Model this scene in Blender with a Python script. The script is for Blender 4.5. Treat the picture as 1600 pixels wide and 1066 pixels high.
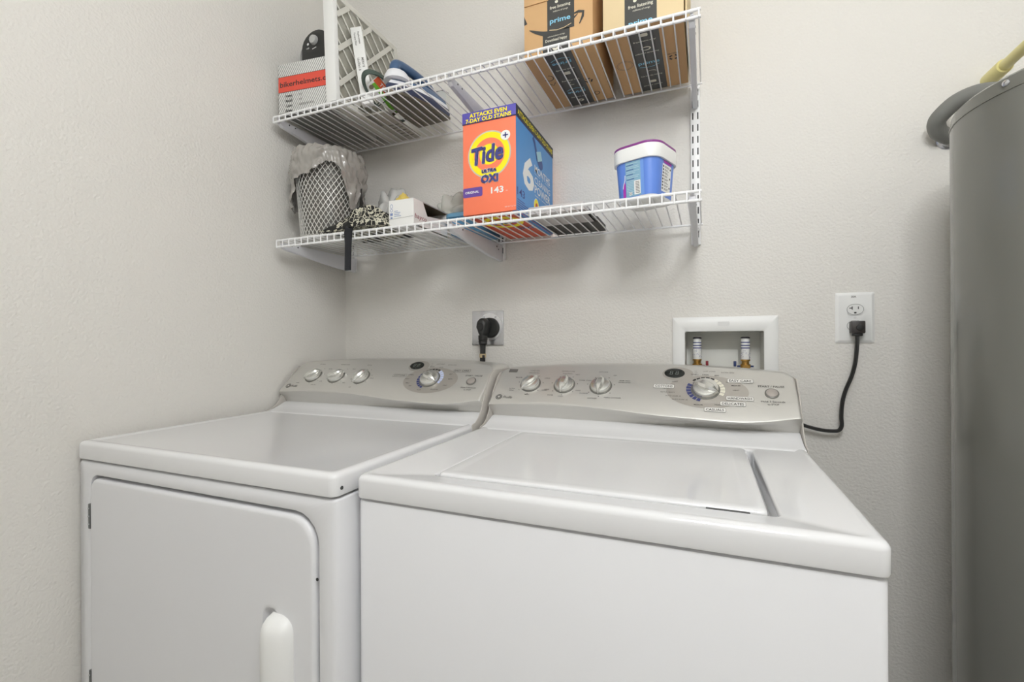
import bpy, bmesh, math, random
from math import sin, cos, pi, sqrt, radians
from mathutils import Vector, Matrix, noise

for _o in list(bpy.data.objects):
    bpy.data.objects.remove(_o, do_unlink=True)
S = bpy.context.scene
C = S.collection

# ------------------------------------------------------------------ camera
CAMZ = 1.12
cd = bpy.data.cameras.new('camera')
cd.sensor_width = 36.0
cd.lens = 735.0 / 1600.0 * 36.0
cd.shift_y = 1.0 / 1600.0
cd.clip_start = 0.02
cam = bpy.data.objects.new('camera', cd)
C.objects.link(cam)
cam.matrix_world = (Matrix.Translation((0, 0, CAMZ)) @ Matrix.Rotation(0.3925, 4, 'Z')
                    @ Matrix.Rotation(pi / 2, 4, 'X') @ Matrix.Rotation(-0.005, 4, 'Z'))
S.camera = cam

# ------------------------------------------------------------------ world, light, exposure
w = bpy.data.worlds.new('world')
S.world = w
w.use_nodes = True
w.node_tree.nodes['Background'].inputs[0].default_value = (1.0, 1.0, 0.995, 1)
w.node_tree.nodes['Background'].inputs[1].default_value = 0.66
LAMP_POS = (0.17, -0.10, 2.06)
LAMP_W = 385.0
S.view_settings.view_transform = 'Standard'
S.view_settings.look = 'None'
S.view_settings.exposure = 0.0
S.view_settings.gamma = 1.0
S.view_settings.use_curve_mapping = False


# ------------------------------------------------------------------ helpers
def lin(c):
    c = c / 255.0
    return c / 12.92 if c <= 0.04045 else ((c + 0.055) / 1.055) ** 2.4


MATS = {}


def mat(name, rgb, rough=0.5, metal=0.0, bump=None, coat=0.0, alpha=1.0, spec=0.5, var=None, emit=0.0, trans=0.0):
    """rgb in sRGB 0..255; bump=(scale,strength,distance); var=(scale, amount) slight colour mottling"""
    if name in MATS:
        return MATS[name]
    m = bpy.data.materials.new(name)
    m.use_nodes = True
    nt = m.node_tree
    b = nt.nodes['Principled BSDF']
    col = (lin(rgb[0]), lin(rgb[1]), lin(rgb[2]), 1)
    b.inputs['Base Color'].default_value = col
    b.inputs['Roughness'].default_value = rough
    b.inputs['Metallic'].default_value = metal
    b.inputs['Specular IOR Level'].default_value = spec
    b.inputs['Coat Weight'].default_value = coat
    b.inputs['Coat Roughness'].default_value = 0.1
    b.inputs['Alpha'].default_value = alpha
    b.inputs['Transmission Weight'].default_value = trans
    if emit:
        b.inputs['Emission Color'].default_value = col
        b.inputs['Emission Strength'].default_value = emit
    tc = nt.nodes.new('ShaderNodeTexCoord')
    if bump:
        n = nt.nodes.new('ShaderNodeTexNoise')
        n.inputs['Scale'].default_value = bump[0]
        n.inputs['Detail'].default_value = 3
        n.inputs['Roughness'].default_value = 0.45
        nt.links.new(tc.outputs['Object'], n.inputs['Vector'])
        bp = nt.nodes.new('ShaderNodeBump')
        bp.inputs['Strength'].default_value = bump[1]
        bp.inputs['Distance'].default_value = bump[2]
        nt.links.new(n.outputs['Fac'], bp.inputs['Height'])
        nt.links.new(bp.outputs['Normal'], b.inputs['Normal'])
    if var:
        n2 = nt.nodes.new('ShaderNodeTexNoise')
        n2.inputs['Scale'].default_value = var[0]
        n2.inputs['Detail'].default_value = 4
        nt.links.new(tc.outputs['Object'], n2.inputs['Vector'])
        mx = nt.nodes.new('ShaderNodeMix')
        mx.data_type = 'RGBA'
        a = var[1]
        mx.inputs[6].default_value = (col[0] * (1 - a), col[1] * (1 - a), col[2] * (1 - a), 1)
        mx.inputs[7].default_value = (min(1, col[0] * (1 + a)), min(1, col[1] * (1 + a)), min(1, col[2] * (1 + a)), 1)
        nt.links.new(n2.outputs['Fac'], mx.inputs[0])
        nt.links.new(mx.outputs[2], b.inputs['Base Color'])
    MATS[name] = m
    return m


ORG = {}


class MB:
    def __init__(self):
        self.v = []
        self.f = []

    def add(self, vs, fs, xf=None):
        o = len(self.v)
        for p in vs:
            p = Vector(p)
            self.v.append(xf @ p if xf else p)
        for f in fs:
            self.f.append([i + o for i in f])
        return self

    def box(self, x0, x1, y0, y1, z0, z1, xf=None):
        vs = [(x0, y0, z0), (x1, y0, z0), (x1, y1, z0), (x0, y1, z0), (x0, y0, z1), (x1, y0, z1), (x1, y1, z1), (x0, y1, z1)]
        fs = [(3, 2, 1, 0), (4, 5, 6, 7), (0, 1, 5, 4), (1, 2, 6, 5), (2, 3, 7, 6), (3, 0, 4, 7)]
        return self.add(vs, fs, xf)

    def loft(self, rings, caps=(True, True), closed=True, xf=None):
        n = len(rings[0])
        vs = [p for r in rings for p in r]
        fs = []
        for i in range(len(rings) - 1):
            for j in range(n if closed else n - 1):
                k = (j + 1) % n
                fs.append((i * n + j, i * n + k, (i + 1) * n + k, (i + 1) * n + j))
        if caps[0]:
            fs.append(tuple(range(n - 1, -1, -1)))
        if caps[1]:
            fs.append(tuple((len(rings) - 1) * n + j for j in range(n)))
        return self.add(vs, fs, xf)

    def tube(self, path, r, n=8, caps=(True, True), flat=1.0, closed=False):
        P = [Vector(p) for p in path]
        m = len(P)
        rs = r if isinstance(r, (list, tuple)) else [r] * m
        tan = []
        for i in range(m):
            if closed:
                d = P[(i + 1) % m] - P[i - 1]
            else:
                d = P[min(i + 1, m - 1)] - P[max(i - 1, 0)]
            tan.append(d.normalized())
        up = Vector((0, 0, 1)) if abs(tan[0].z) < 0.9 else Vector((1, 0, 0))
        nrm = (up - tan[0] * up.dot(tan[0])).normalized()
        rings = []
        for i in range(m):
            if i:
                nrm = (nrm - tan[i] * nrm.dot(tan[i]))
                nrm = nrm.normalized() if nrm.length > 1e-6 else tan[i].orthogonal().normalized()
            bi = tan[i].cross(nrm)
            rings.append([P[i] + (nrm * cos(2 * pi * k / n) * flat + bi * sin(2 * pi * k / n)) * rs[i] for k in range(n)])
        if closed:
            rings.append(rings[0])
            caps = (False, False)
        return self.loft(rings, caps)

    def lathe(self, prof, c, n=32, axis='z', caps=(True, True), xf=None):
        rings = []
        for r, h in prof:
            ring = []
            for k in range(n):
                a = 2 * pi * k / n
                if axis == 'z':
                    ring.append((c[0] + r * cos(a), c[1] + r * sin(a), c[2] + h))
                elif axis == 'y':
                    ring.append((c[0] + r * cos(a), c[1] + h, c[2] + r * sin(a)))
                else:
                    ring.append((c[0] + h, c[1] + r * cos(a), c[2] + r * sin(a)))
            rings.append(ring)
        return self.loft(rings, caps, xf=xf)

    def prism(self, poly, lo, hi, plane='yz', xf=None):
        def q(a, b, c):
            return (c, a, b) if plane == 'yz' else (a, c, b) if plane == 'xz' else (a, b, c)
        return self.loft([[q(a, b, lo) for a, b in poly], [q(a, b, hi) for a, b in poly]], xf=xf)

    def build(self, name, m, parent=None, bev=0.0, seg=2, smooth=40, label=None):
        org = ORG.get(parent, Vector((0, 0, 0)))
        bm = bmesh.new()
        bv = [bm.verts.new(p - org) for p in self.v]
        for f in self.f:
            try:
                bm.faces.new([bv[i] for i in f])
            except ValueError:
                pass
        bmesh.ops.remove_doubles(bm, verts=bm.verts, dist=1e-6)
        bmesh.ops.recalc_face_normals(bm, faces=bm.faces)
        if bev:
            es = [e for e in bm.edges if len(e.link_faces) == 2 and e.calc_face_angle(0) > radians(28)]
            if es:
                bmesh.ops.bevel(bm, geom=es, offset=bev, segments=seg, profile=0.5, affect='EDGES', clamp_overlap=True)
        me = bpy.data.meshes.new(name)
        bm.to_mesh(me)
        bm.free()
        if smooth:
            for p in me.polygons:
                p.use_smooth = True
            me.set_sharp_from_angle(angle=radians(smooth))
        me.materials.append(m)
        o = bpy.data.objects.new(name, me)
        C.objects.link(o)
        if parent:
            o.parent = parent
        ORG[o] = org.copy()
        if label:
            o['label'] = label
        return o


def thing(name, label, cat, loc, group=None):
    o = bpy.data.objects.new(name, None)
    o.empty_display_size = 0.05
    C.objects.link(o)
    o.location = loc
    ORG[o] = Vector(loc)
    o['label'] = label
    o['category'] = cat
    if group:
        o['group'] = group
    return o


def tag(o, label, cat, group=None):
    o['label'] = label
    o['category'] = cat
    if group:
        o['group'] = group
    return o


def struct(o):
    o['kind'] = 'structure'
    return o


def rrect(x0, x1, y0, y1, r, seg=5):
    """rounded rectangle, ccw 2D points; r scalar or [bl, br, tr, tl]"""
    rr = r if isinstance(r, (list, tuple)) else [r] * 4
    cs = [(x0, y0, 1, 1, pi), (x1, y0, -1, 1, 1.5 * pi), (x1, y1, -1, -1, 0), (x0, y1, 1, -1, 0.5 * pi)]
    out = []
    for (cx, cy, sx, sy, a0), q in zip(cs, rr):
        q = max(q, 1e-4)
        for i in range(seg + 1):
            a = a0 + 0.5 * pi * i / seg
            out.append((cx + sx * q + q * cos(a), cy + sy * q + q * sin(a)))
    return out


# ------------------------------------------------------------------ flat print (lettering and marks lying on a face)
_tc = {}


def text2d(s, bold):
    k = (s, bold)
    if k in _tc:
        return _tc[k]
    cu = bpy.data.curves.new('t', 'FONT')
    cu.body = s
    cu.size = 1.0
    cu.resolution_u = 2
    cu.offset = bold
    ob = bpy.data.objects.new('t', cu)
    C.objects.link(ob)
    dg = bpy.context.evaluated_depsgraph_get()
    me = bpy.data.meshes.new_from_object(ob.evaluated_get(dg))
    vs = [(v.co.x, v.co.y) for v in me.vertices]
    fs = [tuple(p.vertices) for p in me.polygons]
    bpy.data.objects.remove(ob, do_unlink=True)
    bpy.data.curves.remove(cu)
    bpy.data.meshes.remove(me)
    if vs:
        x0 = min(v[0] for v in vs)
        vs = [((v[0] - x0) / 0.72, v[1] / 0.72) for v in vs]
    _tc[k] = (vs, fs)
    return _tc[k]


SINGLE = {'lettering', 'word_tag', 'word_tag_outline', 'tape_icon', 'handling_mark', 'slot', 'printed_tape', 'tape_smile', 'dial_field', 'rule_line', 'printed_panel'}
FINE = {'fine_print', 'stripes', 'dial_segments', 'printed_line', 'label_text_line', 'barcode_bar', 'care_icon', 'care_mark', 'printed_mark', 'display_segments', 'dial_mark'}


class Print:
    def __init__(self, O, u, v):
        self.O = Vector(O)
        self.u = Vector(u).normalized()
        self.v = Vector(v).normalized()
        self.n = self.u.cross(self.v)
        self.parts = {}

    def P(self, x, y, l):
        return self.O + self.u * x + self.v * y + self.n * (0.0003 + 0.00022 * l)

    def raw(self, name, m, l, vs, fs):
        self.k = getattr(self, 'k', 0) + 1
        key = (name, m.name, self.k if name in SINGLE else 0)
        mb = self.parts.setdefault(key, (MB(), m))[0]
        mb.add([self.P(x, y, l) for x, y in vs], fs)

    def poly(self, pts, m, name='printed_panel', l=0):
        self.raw(name, m, l, pts, [tuple(range(len(pts)))])

    def rect(self, x0, y0, x1, y1, m, name='printed_panel', l=0, r=0):
        pts = rrect(x0, x1, y0, y1, r, 4) if r else [(x0, y0), (x1, y0), (x1, y1), (x0, y1)]
        self.poly(pts, m, name, l)

    def ell(self, cx, cy, rx, ry, m, name='printed_mark', l=0, n=32, rot=0.0):
        self.poly([(cx + rx * cos(a) * cos(rot) - ry * sin(a) * sin(rot), cy + rx * cos(a) * sin(rot) + ry * sin(a) * cos(rot))
                   for a in (2 * pi * i / n for i in range(n))], m, name, l)

    def ring(self, cx, cy, rx, ry, w_, m, name='printed_mark', l=0, n=32, a0=0.0, a1=2 * pi):
        vs, fs = [], []
        for i in range(n + 1):
            a = a0 + (a1 - a0) * i / n
            vs += [(cx + rx * cos(a), cy + ry * sin(a)), (cx + (rx - w_) * cos(a), cy + (ry - w_) * sin(a))]
            if i:
                fs.append((2 * i - 2, 2 * i, 2 * i + 1, 2 * i - 1))
        self.raw(name, m, l, vs, fs)

    def stroke(self, pts, w_, m, name='printed_mark', l=0):
        n = len(pts)
        ws = w_ if isinstance(w_, (list, tuple)) else [w_] * n
        vs, fs = [], []
        for i in range(n):
            a = Vector(pts[max(i - 1, 0)])
            b = Vector(pts[min(i + 1, n - 1)])
            d = (b - a).normalized()
            q = Vector((-d.y, d.x)) * ws[i] / 2
            p = Vector(pts[i])
            vs += [tuple(p + q), tuple(p - q)]
            if i:
                fs.append((2 * i - 2, 2 * i - 1, 2 * i + 1, 2 * i))
        self.raw(name, m, l, vs, fs)

    def text(self, s, x, y, h, m, w_=None, bold=0.0, shear=0.0, rot=0.0, align='l', name='lettering', l=1):
        vs, fs = text2d(s, bold)
        if not vs:
            return
        if h < .0050 and name == 'lettering':
            name = 'fine_print'
        W = max(v[0] for v in vs) * h
        kx = (w_ / W) if w_ else 1.0
        W *= kx
        dx = 0 if align == 'l' else -W / 2 if align == 'c' else -W
        out = []
        for a, b in vs:
            px = a * h * kx + dx + shear * b * h
            py = b * h
            out.append((x + px * cos(rot) - py * sin(rot), y + px * sin(rot) + py * cos(rot)))
        self.raw(name, m, l, out, fs)

    def emit(self, parent):
        for (name, _, k), (mb, m) in self.parts.items():
            o = mb.build(name, m, parent, smooth=0)
            if name in FINE:
                o['kind'] = 'stuff'


# ------------------------------------------------------------------ materials
WALL = mat('wall_paint', (226, 223, 217), 0.6, bump=(170, 0.6, 0.003))
CEIL = mat('ceiling_paint', (235, 234, 230), 0.8, bump=(60, 0.4, 0.004))
FLOOR = mat('floor_vinyl', (192, 189, 184), 0.45, var=(8, 0.12))
ENAMEL = mat('white_enamel', (230, 230, 231), 0.11, coat=0.35, var=(3, 0.008))
ENAMEL_S = mat('white_enamel_satin', (228, 228, 230), 0.28)
SILVER = mat('silver_console', (206, 204, 199), 0.36, metal=0.55)
ENDCAP = mat('grey_console_end', (190, 185, 178), 0.45)
CHROME = mat('satin_knob', (222, 222, 218), 0.24, metal=0.85)
KNOBD = mat('knob_ring_grey', (120, 119, 114), 0.4, metal=0.5)  # grey metal of the bezels round the knobs and start button
DIALG = mat('dial_grey', (186, 181, 174), 0.42, metal=0.55)
INK = mat('black_ink', (52, 50, 48), 0.6)
INKG = mat('grey_ink', (105, 102, 98), 0.6)
NAVY = mat('navy_ink', (62, 68, 118), 0.5)
PALEB = mat('pale_blue_ink', (196, 206, 236), 0.5)
WHITEP = mat('white_print', (240, 240, 238), 0.5)
WHITEK = mat('cream_print', (226, 222, 205), 0.5)
GLASSD = mat('display_glass', (38, 40, 38), 0.12)
SEGM = mat('display_segment', (120, 124, 120), 0.5)
WIRE = mat('white_vinyl_wire', (240, 240, 240), 0.35)
BRKT = mat('white_bracket', (218, 218, 222), 0.42)
SLOTD = mat('slot_dark', (60, 62, 62), 0.7)
CARD = mat('cardboard', (208, 168, 120), 0.75, bump=(160, 0.15, 0.001), var=(18, 0.06))
CARDL = mat('cardboard_light', (224, 202, 160), 0.75, var=(18, 0.05))
TAPE = mat('black_tape', (66, 66, 64), 0.35)
PRIMEB = mat('sky_blue_print', (140, 205, 232), 0.5)
PLASTW = mat('white_plastic', (238, 238, 236), 0.4)
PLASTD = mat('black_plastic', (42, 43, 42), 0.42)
RUBBER = mat('black_rubber', (34, 34, 33), 0.5)
STEEL = mat('stainless_plate', (205, 206, 210), 0.22, metal=0.9)
BRASS = mat('brass', (190, 150, 85), 0.3, metal=0.9)
COPPER = mat('arrestor_dark_cap', (70, 66, 78), 0.4, metal=0.4)
PAPER = mat('white_carton', (236, 236, 233), 0.65)
FRAMEC = mat('filter_frame_card', (214, 212, 203), 0.8, var=(30, 0.04))

# ------------------------------------------------------------------ the room
D = 1.36           # back wall plane
XL = -1.222        # left wall plane
XR = 1.20
CH = 2.44
BX0, BX1, BZ0, BZ1 = -0.0600, 0.1410, 0.985, 1.150   # hole for the washer outlet box

m = MB()
m.box(XL - 0.1, BX0, D, D + 0.12, 0, CH)
m.box(BX1, XR + 0.1, D, D + 0.12, 0, CH)
m.box(BX0, BX1, D, D + 0.12, 0, BZ0)
m.box(BX0, BX1, D, D + 0.12, BZ1, CH)
struct(m.build('wall_back', WALL, smooth=0))
struct(MB().box(XL - 0.1, XL, -1.4, D, 0, CH).build('wall_left', WALL, smooth=0))
struct(MB().box(XR, XR + 0.1, -1.4, D, 0, CH).build('wall_right', WALL, smooth=0))
struct(MB().box(XL - 0.1, XR + 0.1, -1.4, D + 0.12, -0.05, 0).build('floor', FLOOR, smooth=0))
struct(MB().box(XL - 0.1, XR + 0.1, -1.4, D + 0.12, CH, CH + 0.05).build('ceiling', CEIL, smooth=0))
m = MB()
m.box(XL - 0.1, -0.45, -1.5, -1.4, 0, CH)
m.box(0.40, XR + 0.1, -1.5, -1.4, 0, CH)
m.box(-0.45, 0.40, -1.5, -1.4, 2.05, CH)
struct(m.build('wall_front', WALL, smooth=0))
dr = struct(MB().box(-0.445, 0.395, -1.48, -1.44, 0.004, 2.046).build('door_1', PLASTW, bev=.003))
for z0_, z1_ in ((.15, .95), (1.05, 1.92)):
    for x0_ in (-.36, .02):
        MB().box(x0_, x0_ + .29, -1.4415, -1.4345, z0_, z1_).build('door_panel', PLASTW, dr, bev=.004)
MB().lathe([(.012, 0), (.012, .03), (.028, .04), (.026, .06), (.001, .065)], (.34, -1.44, .98), 24, axis='y').build('door_knob', BRASS, dr)
struct(MB().box(XL, XR, D - 0.012, D, 0, 0.09).build('baseboard_back', PLASTW, bev=0.003))
struct(MB().box(XL, XL + 0.012, -1.4, D - 0.012, 0, 0.09).build('baseboard_left', PLASTW, bev=0.003))

# unseen ceiling lamp: opal globe form and low hang chosen for even light
t = thing('unseen_ceiling_light', 'unseen opal globe pendant light overhead, behind the viewer, shaped to spread even light', 'ceiling light', (LAMP_POS[0], LAMP_POS[1], CH))
MB().lathe([(.085, -.0005), (.085, -.02), (.012, -.03), (.012, -.20)], (LAMP_POS[0], LAMP_POS[1], CH), 32).build('unseen_light_canopy', PLASTW, t)
MB().lathe([(max(.0005, .17 * sin(pi * k / 16)), .17 * cos(pi * k / 16)) for k in range(17)], LAMP_POS, 32).build('unseen_light_globe', mat('unseen_opal_glow', (255, 250, 240), .4, emit=4.0), t)
ld = bpy.data.lights.new('ceiling_lamp', 'POINT')
ld.shadow_soft_size = 0.18
ld.energy = LAMP_W
ld.color = (0.972, 1.0, 1.03)
lo = bpy.data.objects.new('ceiling_lamp', ld)
C.objects.link(lo)
lo.location = LAMP_POS


# ------------------------------------------------------------------ washing machine and dryer
CRE = [(0, -.002), (.1, .003), (.2, .0075), (.33, .006), (.45, 0), (.59, -.010), (.7, -.0145), (.82, -.018), (.9, -.013), (1, .001)]


def interp(tab, t):
    for i in range(len(tab) - 1):
        if t <= tab[i + 1][0]:
            a, b = tab[i], tab[i + 1]
            k = (t - a[0]) / (b[0] - a[0])
            # catmull-rom
            p0 = tab[max(i - 1, 0)][1]
            p3 = tab[min(i + 2, len(tab) - 1)][1]
            return 0.5 * ((2 * a[1]) + (b[1] - p0) * k + (2 * p0 - 5 * a[1] + 4 * b[1] - p3) * k * k + (3 * a[1] - p0 - 3 * b[1] + p3) * k ** 3)
    return tab[-1][1]


VD = Vector((0, .095, .082)).normalized()
VN = Vector((0, -VD.z, VD.y))
HW = 0.3415


def console(root, cx, dy, dz, topz):
    O = Vector((cx, 1.070 + dy, .965 + dz))
    xs = []
    for i in range(61):
        xs.append(-HW + 2 * HW * i / 60)
    for e in (0.001, 0.003, 0.006):
        xs += [-HW + e, HW - e]
    xs = sorted(xs)
    rings = []
    for x in xs:
        tt = (x + HW) / (2 * HW)
        d = min(x + HW, HW - x)
        top = .153 - .023 * abs(2 * tt - 1) ** 2.5
        r = 0.022
        if d < r:
            top -= r - sqrt(max(0, r * r - (r - d) ** 2))
        ins = 0.0
        if d < 0.004:
            ins = 0.004 - sqrt(max(0, 0.004 ** 2 - (0.004 - d) ** 2))
        cr = interp(CRE, tt)
        pc = O + VD * cr
        pb = Vector((cx, 1.101 + dy, .931 + dz))
        bd = (pb - pc).normalized()
        pt = O + VD * top
        prof = [pb, pb.lerp(pc, 0.55) + Vector((0, 0.0035, 0.002)), pc + bd * .005, pc + (bd + VD) * .0012, pc + VD * .005,
                O + VD * (top * 0.5), pt - VD * .010, pt - VD * .003 - VN * .0015, pt - VN * .006, pt + Vector((0, .022, -.002)),
                Vector((cx, 1.258 + dy * .3, pt.z - .004)), Vector((cx, 1.258 + dy * .3, .90 + dz)), Vector((cx, 1.101 + dy, .90 + dz))]
        ring = []
        for k, p in enumerate(prof):
            p = p.copy()
            if k < 9:
                p -= VN * ins
            ring.append((cx + x, p.y, p.z))
        rings.append(ring)
    con = MB().loft(rings).build('control_console', SILVER, root, smooth=50)
    # grey end caps behind the console ends, sweeping forward onto the top
    cap = [(1.026, topz - .030), (1.027, topz + .001), (1.045, topz + .004), (1.062, topz + .014), (1.076, topz + .030), (1.086, topz + .050),
           (1.104, topz + .080), (1.135, topz + .116), (1.150, topz + .126), (1.255, topz + .126), (1.255, topz - .030)]
    for s in (-1, 1):
        xx = cx + s * HW
        MB().prism([(a + dy, b) for a, b in cap], min(xx, xx + s * .0028), max(xx, xx + s * .0028)).build('end_cap', ENDCAP, root, bev=0.001)
    # white riser the console stands on
    pr = [(1.012, topz - .034), (1.020, topz - .004), (1.034, topz), (1.052, topz + .003), (1.072, topz + .010), (1.090, topz + .018), (1.104, topz + .0205), (1.16, topz + .0205), (1.258 - dy * .7, topz + .0205), (1.258 - dy * .7, topz - .034)]
    MB().prism([(a + dy, b) for a, b in pr], cx - HW + .001, cx + HW - .001).build('rear_riser', ENAMEL, root, smooth=60)
    return O, con


def fpt(O, x, v, n=0.0):
    return Vector((x, O.y, O.z)) + VD * v + VN * n


FM = Matrix(((1, 0, 0), (0, VD.y, VN.y), (0, VD.z, VN.z))).to_4x4()   # columns: u, v, n


def knob(root, O, x, v, r, ang, h=0.016, big=False):
    M = Matrix.Translation(fpt(O, x, v)) @ FM @ Matrix.Rotation(ang, 4, 'Z')
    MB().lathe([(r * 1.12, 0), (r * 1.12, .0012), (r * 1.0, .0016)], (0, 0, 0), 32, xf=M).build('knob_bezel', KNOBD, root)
    k = MB().lathe([(r, .001), (r * .99, h * .45), (r * .93, h * .62), (r * .80, h * .68), (0.0005, h * .72)], (0, 0, 0), 36, xf=M).build('knob', CHROME, root)
    # lens shaped grip ridge standing on the disc
    rings = []
    N = 13
    L = r * (1.18 if not big else 1.08)
    for i in range(N):
        a = -1 + 2 * i / (N - 1)
        hw = max(0.0004, r * .42 * (1 - abs(a) ** 2.0))
        hh = h * .5 + h * .75 * (1 - abs(a) ** 3)
        y = a * L
        rings.append([(-hw, y, h * .25), (-hw * .95, y, hh * .8), (-hw * .5, y, hh), (hw * .5, y, hh), (hw * .95, y, hh * .8), (hw, y, h * .25)])
    MB().loft(rings, xf=M).build('grip', CHROME, k, smooth=35)


def digit8(pr, x, y, h, m):
    w_ = h * .5
    for a, b in (((0, 0), (w_, 0)), ((0, h / 2), (w_, h / 2)), ((0, h), (w_, h)), ((0, 0), (0, h)), ((w_, 0), (w_, h))):
        pr.stroke([(x + a[0] + a[1] * .12, y + a[1]), (x + b[0] + b[1] * .12, y + b[1])], h * .10, m, 'display_segments', 3)


def dial_print(root, O, cx, kind):
    """everything printed on the sloping face; x measured from machine centre"""
    pr = Print((cx, O.y, O.z), (1, 0, 0), VD)
    # logo roundel and script at the left end
    pr.ell(-.319, .0235, .0085, .0085, INK, 'logo_mark', 1)
    pr.ring(-.319, .0235, .0068, .0068, .0012, SILVER, 'logo_mark', 2)
    pr.ell(-.319, .0235, .0035, .0035, SILVER, 'logo_mark', 2)
    pr.text('Profile', -.308, .0195, .0085, INK, w_=.024, shear=.35)
    if kind == 'washer':
        heads = [(-.247, ('LOAD SIZE', 'PRECISE FILL')), (-.158, ('TEMPERATURE', 'Wash/Rinse')), (-.068, ('OPTIONS',))]
    else:
        heads = [(-.252, ('DRYNESS',)), (-.163, ('TEMPERATURE',)), (-.070, ('SIGNAL',))]
    for x, lines in heads:
        for i, s in enumerate(lines):
            pr.text(s, x, .118 - i * .008, .0038, INKG, align='c')
    small = {'washer': [(-.285, .092, 'MEDIUM'), (-.207, .092, 'LARGE'), (-.292, .052, 'EXTRA'), (-.292, .046, 'SMALL'), (-.205, .050, 'SUPER'), (-.247, .034, 'SMALL'),
                        (-.131, .107, 'HOT'), (-.117, .088, 'WARM'), (-.200, .053, 'COLD'), (-.120, .053, 'COLD'), (-.187, .035, 'WARM'), (-.160, .032, 'COLD'),
                        (-.100, .088, 'STAIN'), (-.038, .107, 'OFF'), (-.013, .090, 'PERM. PRESS'), (-.013, .084, 'EXTRA RINSE'), (-.105, .045, '2nd RINSE'), (-.082, .030, 'SOFTENER'), (-.035, .034, 'FABRIC SOFTENER')],
             'dryer': [(-.207, .098, 'MORE'), (-.292, .035, 'DAMP'), (-.225, .030, 'LESS DRY'), (-.117, .100, 'HIGH'), (-.208, .045, 'LOW'), (-.117, .042, 'MED'), (-.100, .078, 'ON'), (-.100, .058, 'OFF'), (-.030, .064, 'LOUD'), (-.085, .026, 'OFF')]}[kind]
    for x, v, s in small:
        pr.text(s, x, v, .0034, INK, align='c', bold=.004)
    for kx in (-.247, -.158, -.068):
        for a in range(-150, 160, 50):
            pr.ell(kx + .033 * sin(radians(a + 180)), .0715 + .033 * cos(radians(a + 180)), .0012, .0012, INK, 'printed_mark', 1, 8)
    # grey dial field with display lobe
    pr.ell(.1665, .066, .084, .049, DIALG, 'dial_field', 0, 48)
    pr.ell(.105, .119, .034, .022, DIALG, 'dial_field', 1, 36)
    # stepped ring round the big knob
    for i in range(24):
        a0 = radians(i * 15 + 1.5)
        a1 = radians(i * 15 + 13.5)
        deg = i * 15
        if 150 <= deg <= 250:
            mm = NAVY
        elif deg <= 50 or deg >= 330:
            mm = PALEB if kind == 'dryer' else WHITEK
        elif 60 <= deg <= 120:
            mm = INK
        else:
            continue
        pr.ring(.1645, .0715, .040, .038, .010 if mm is not INK else .005, mm, 'dial_segments', 2, 3, a0, a1)
    words = {'washer': [(.100, .092, 'LIGHT'), (.090, .082, 'MEDIUM'), (.082, .070, 'HEAVY'), (.086, .058, 'EXTRA HEAVY'), (.098, .047, 'AUTO SOAK 15'), (.112, .037, 'AUTO SOAK 30'), (.150, .024, 'MEDIUM'), (.190, .026, 'HEAVY'),
                        (.214, .094, 'HEAVY'), (.226, .084, 'MEDIUM'), (.226, .070, 'LIGHT'), (.140, .116, 'RINSE'), (.165, .116, 'DRAIN'), (.188, .114, 'SPIN')],
             'dryer': [(.096, .082, 'NORMAL'), (.092, .066, 'HEAVY'), (.100, .050, 'TIMED'), (.115, .040, 'DRY'), (.150, .026, 'FLUFF'), (.196, .030, 'DELICATES'), (.222, .046, 'LIGHT'), (.228, .070, 'MORE'), (.222, .088, 'DRY'), (.150, .116, 'QUICK'), (.180, .114, 'FLUFF')]}[kind]
    for x, v, s in words:
        pr.text(s, x, v, .0034, INK, align='c', bold=.004, l=2)
    for k in range(3):
        pr.text(('sec', 'min', 'delay')[k], .142, .128 - k * .006, .003, INKG, l=2)
    pr.text('LAST LOAD', .160, .127, .0036, INKG, l=2)
    pr.text('EXTRA SPIN', .198, .124, .0036, INKG, l=2)
    tags = {'washer': [(.0765, .0775, 'COTTONS', .046), (.235, .100, 'EASY CARE', .052), (.232, .0475, 'HANDWASH', .054), (.218, .0315, 'DELICATES', .050), (.183, .013, 'CASUALS', .043)],
            'dryer': [(.060, .080, 'COTTONS', .046), (.250, .104, 'EASY CARE', .052)]}[kind]
    for x, v, s, ww in tags:
        pr.rect(x - ww / 2, v - .006, x + ww / 2, v + .0065, INKG, 'word_tag_outline', 2, .003)
        pr.rect(x - ww / 2 + .0007, v - .0053, x + ww / 2 - .0007, v + .0058, mat('tag_silver', (226, 224, 219), .45) if kind == 'washer' else SILVER, 'word_tag', 3, .0025)
        pr.text(s, x, v - .0032, .0066, INK, w_=ww - .008, align='c', l=5, bold=.006)
    pr.text('START / PAUSE', .2935, .0835, .0055, INK, w_=.050, align='c', bold=.008)
    pr.text('Hold 3 Seconds', .2935, .0405, .005, INK, w_=.044, align='c', bold=.006)
    pr.text('to STOP', .2935, .0325, .005, INK, w_=.021, align='c', bold=.006)
    pr.emit(root)
    # display window
    M = Matrix.Translation(fpt(O, cx + .098, .1205)) @ FM
    disp = MB()
    rings = [[(rx * cos(2 * pi * k / 36), ry * sin(2 * pi * k / 36), z) for k in range(36)] for rx, ry, z in ((.0225, .0150, 0), (.0225, .0150, .0016), (.0205, .0130, .0022), (.0005, .0005, .0026))]
    disp.loft(rings, xf=M)
    dw = disp.build('display_window', GLASSD, root)
    p2 = Print(fpt(O, cx + .098, .1205, .0019), (1, 0, 0), VD)
    digit8(p2, -.010, -.006, .0105, SEGM)
    digit8(p2, .0025, -.006, .0105, SEGM)
    p2.emit(dw)
    # start button
    M = Matrix.Translation(fpt(O, cx + .2935, .0655)) @ FM
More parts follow.
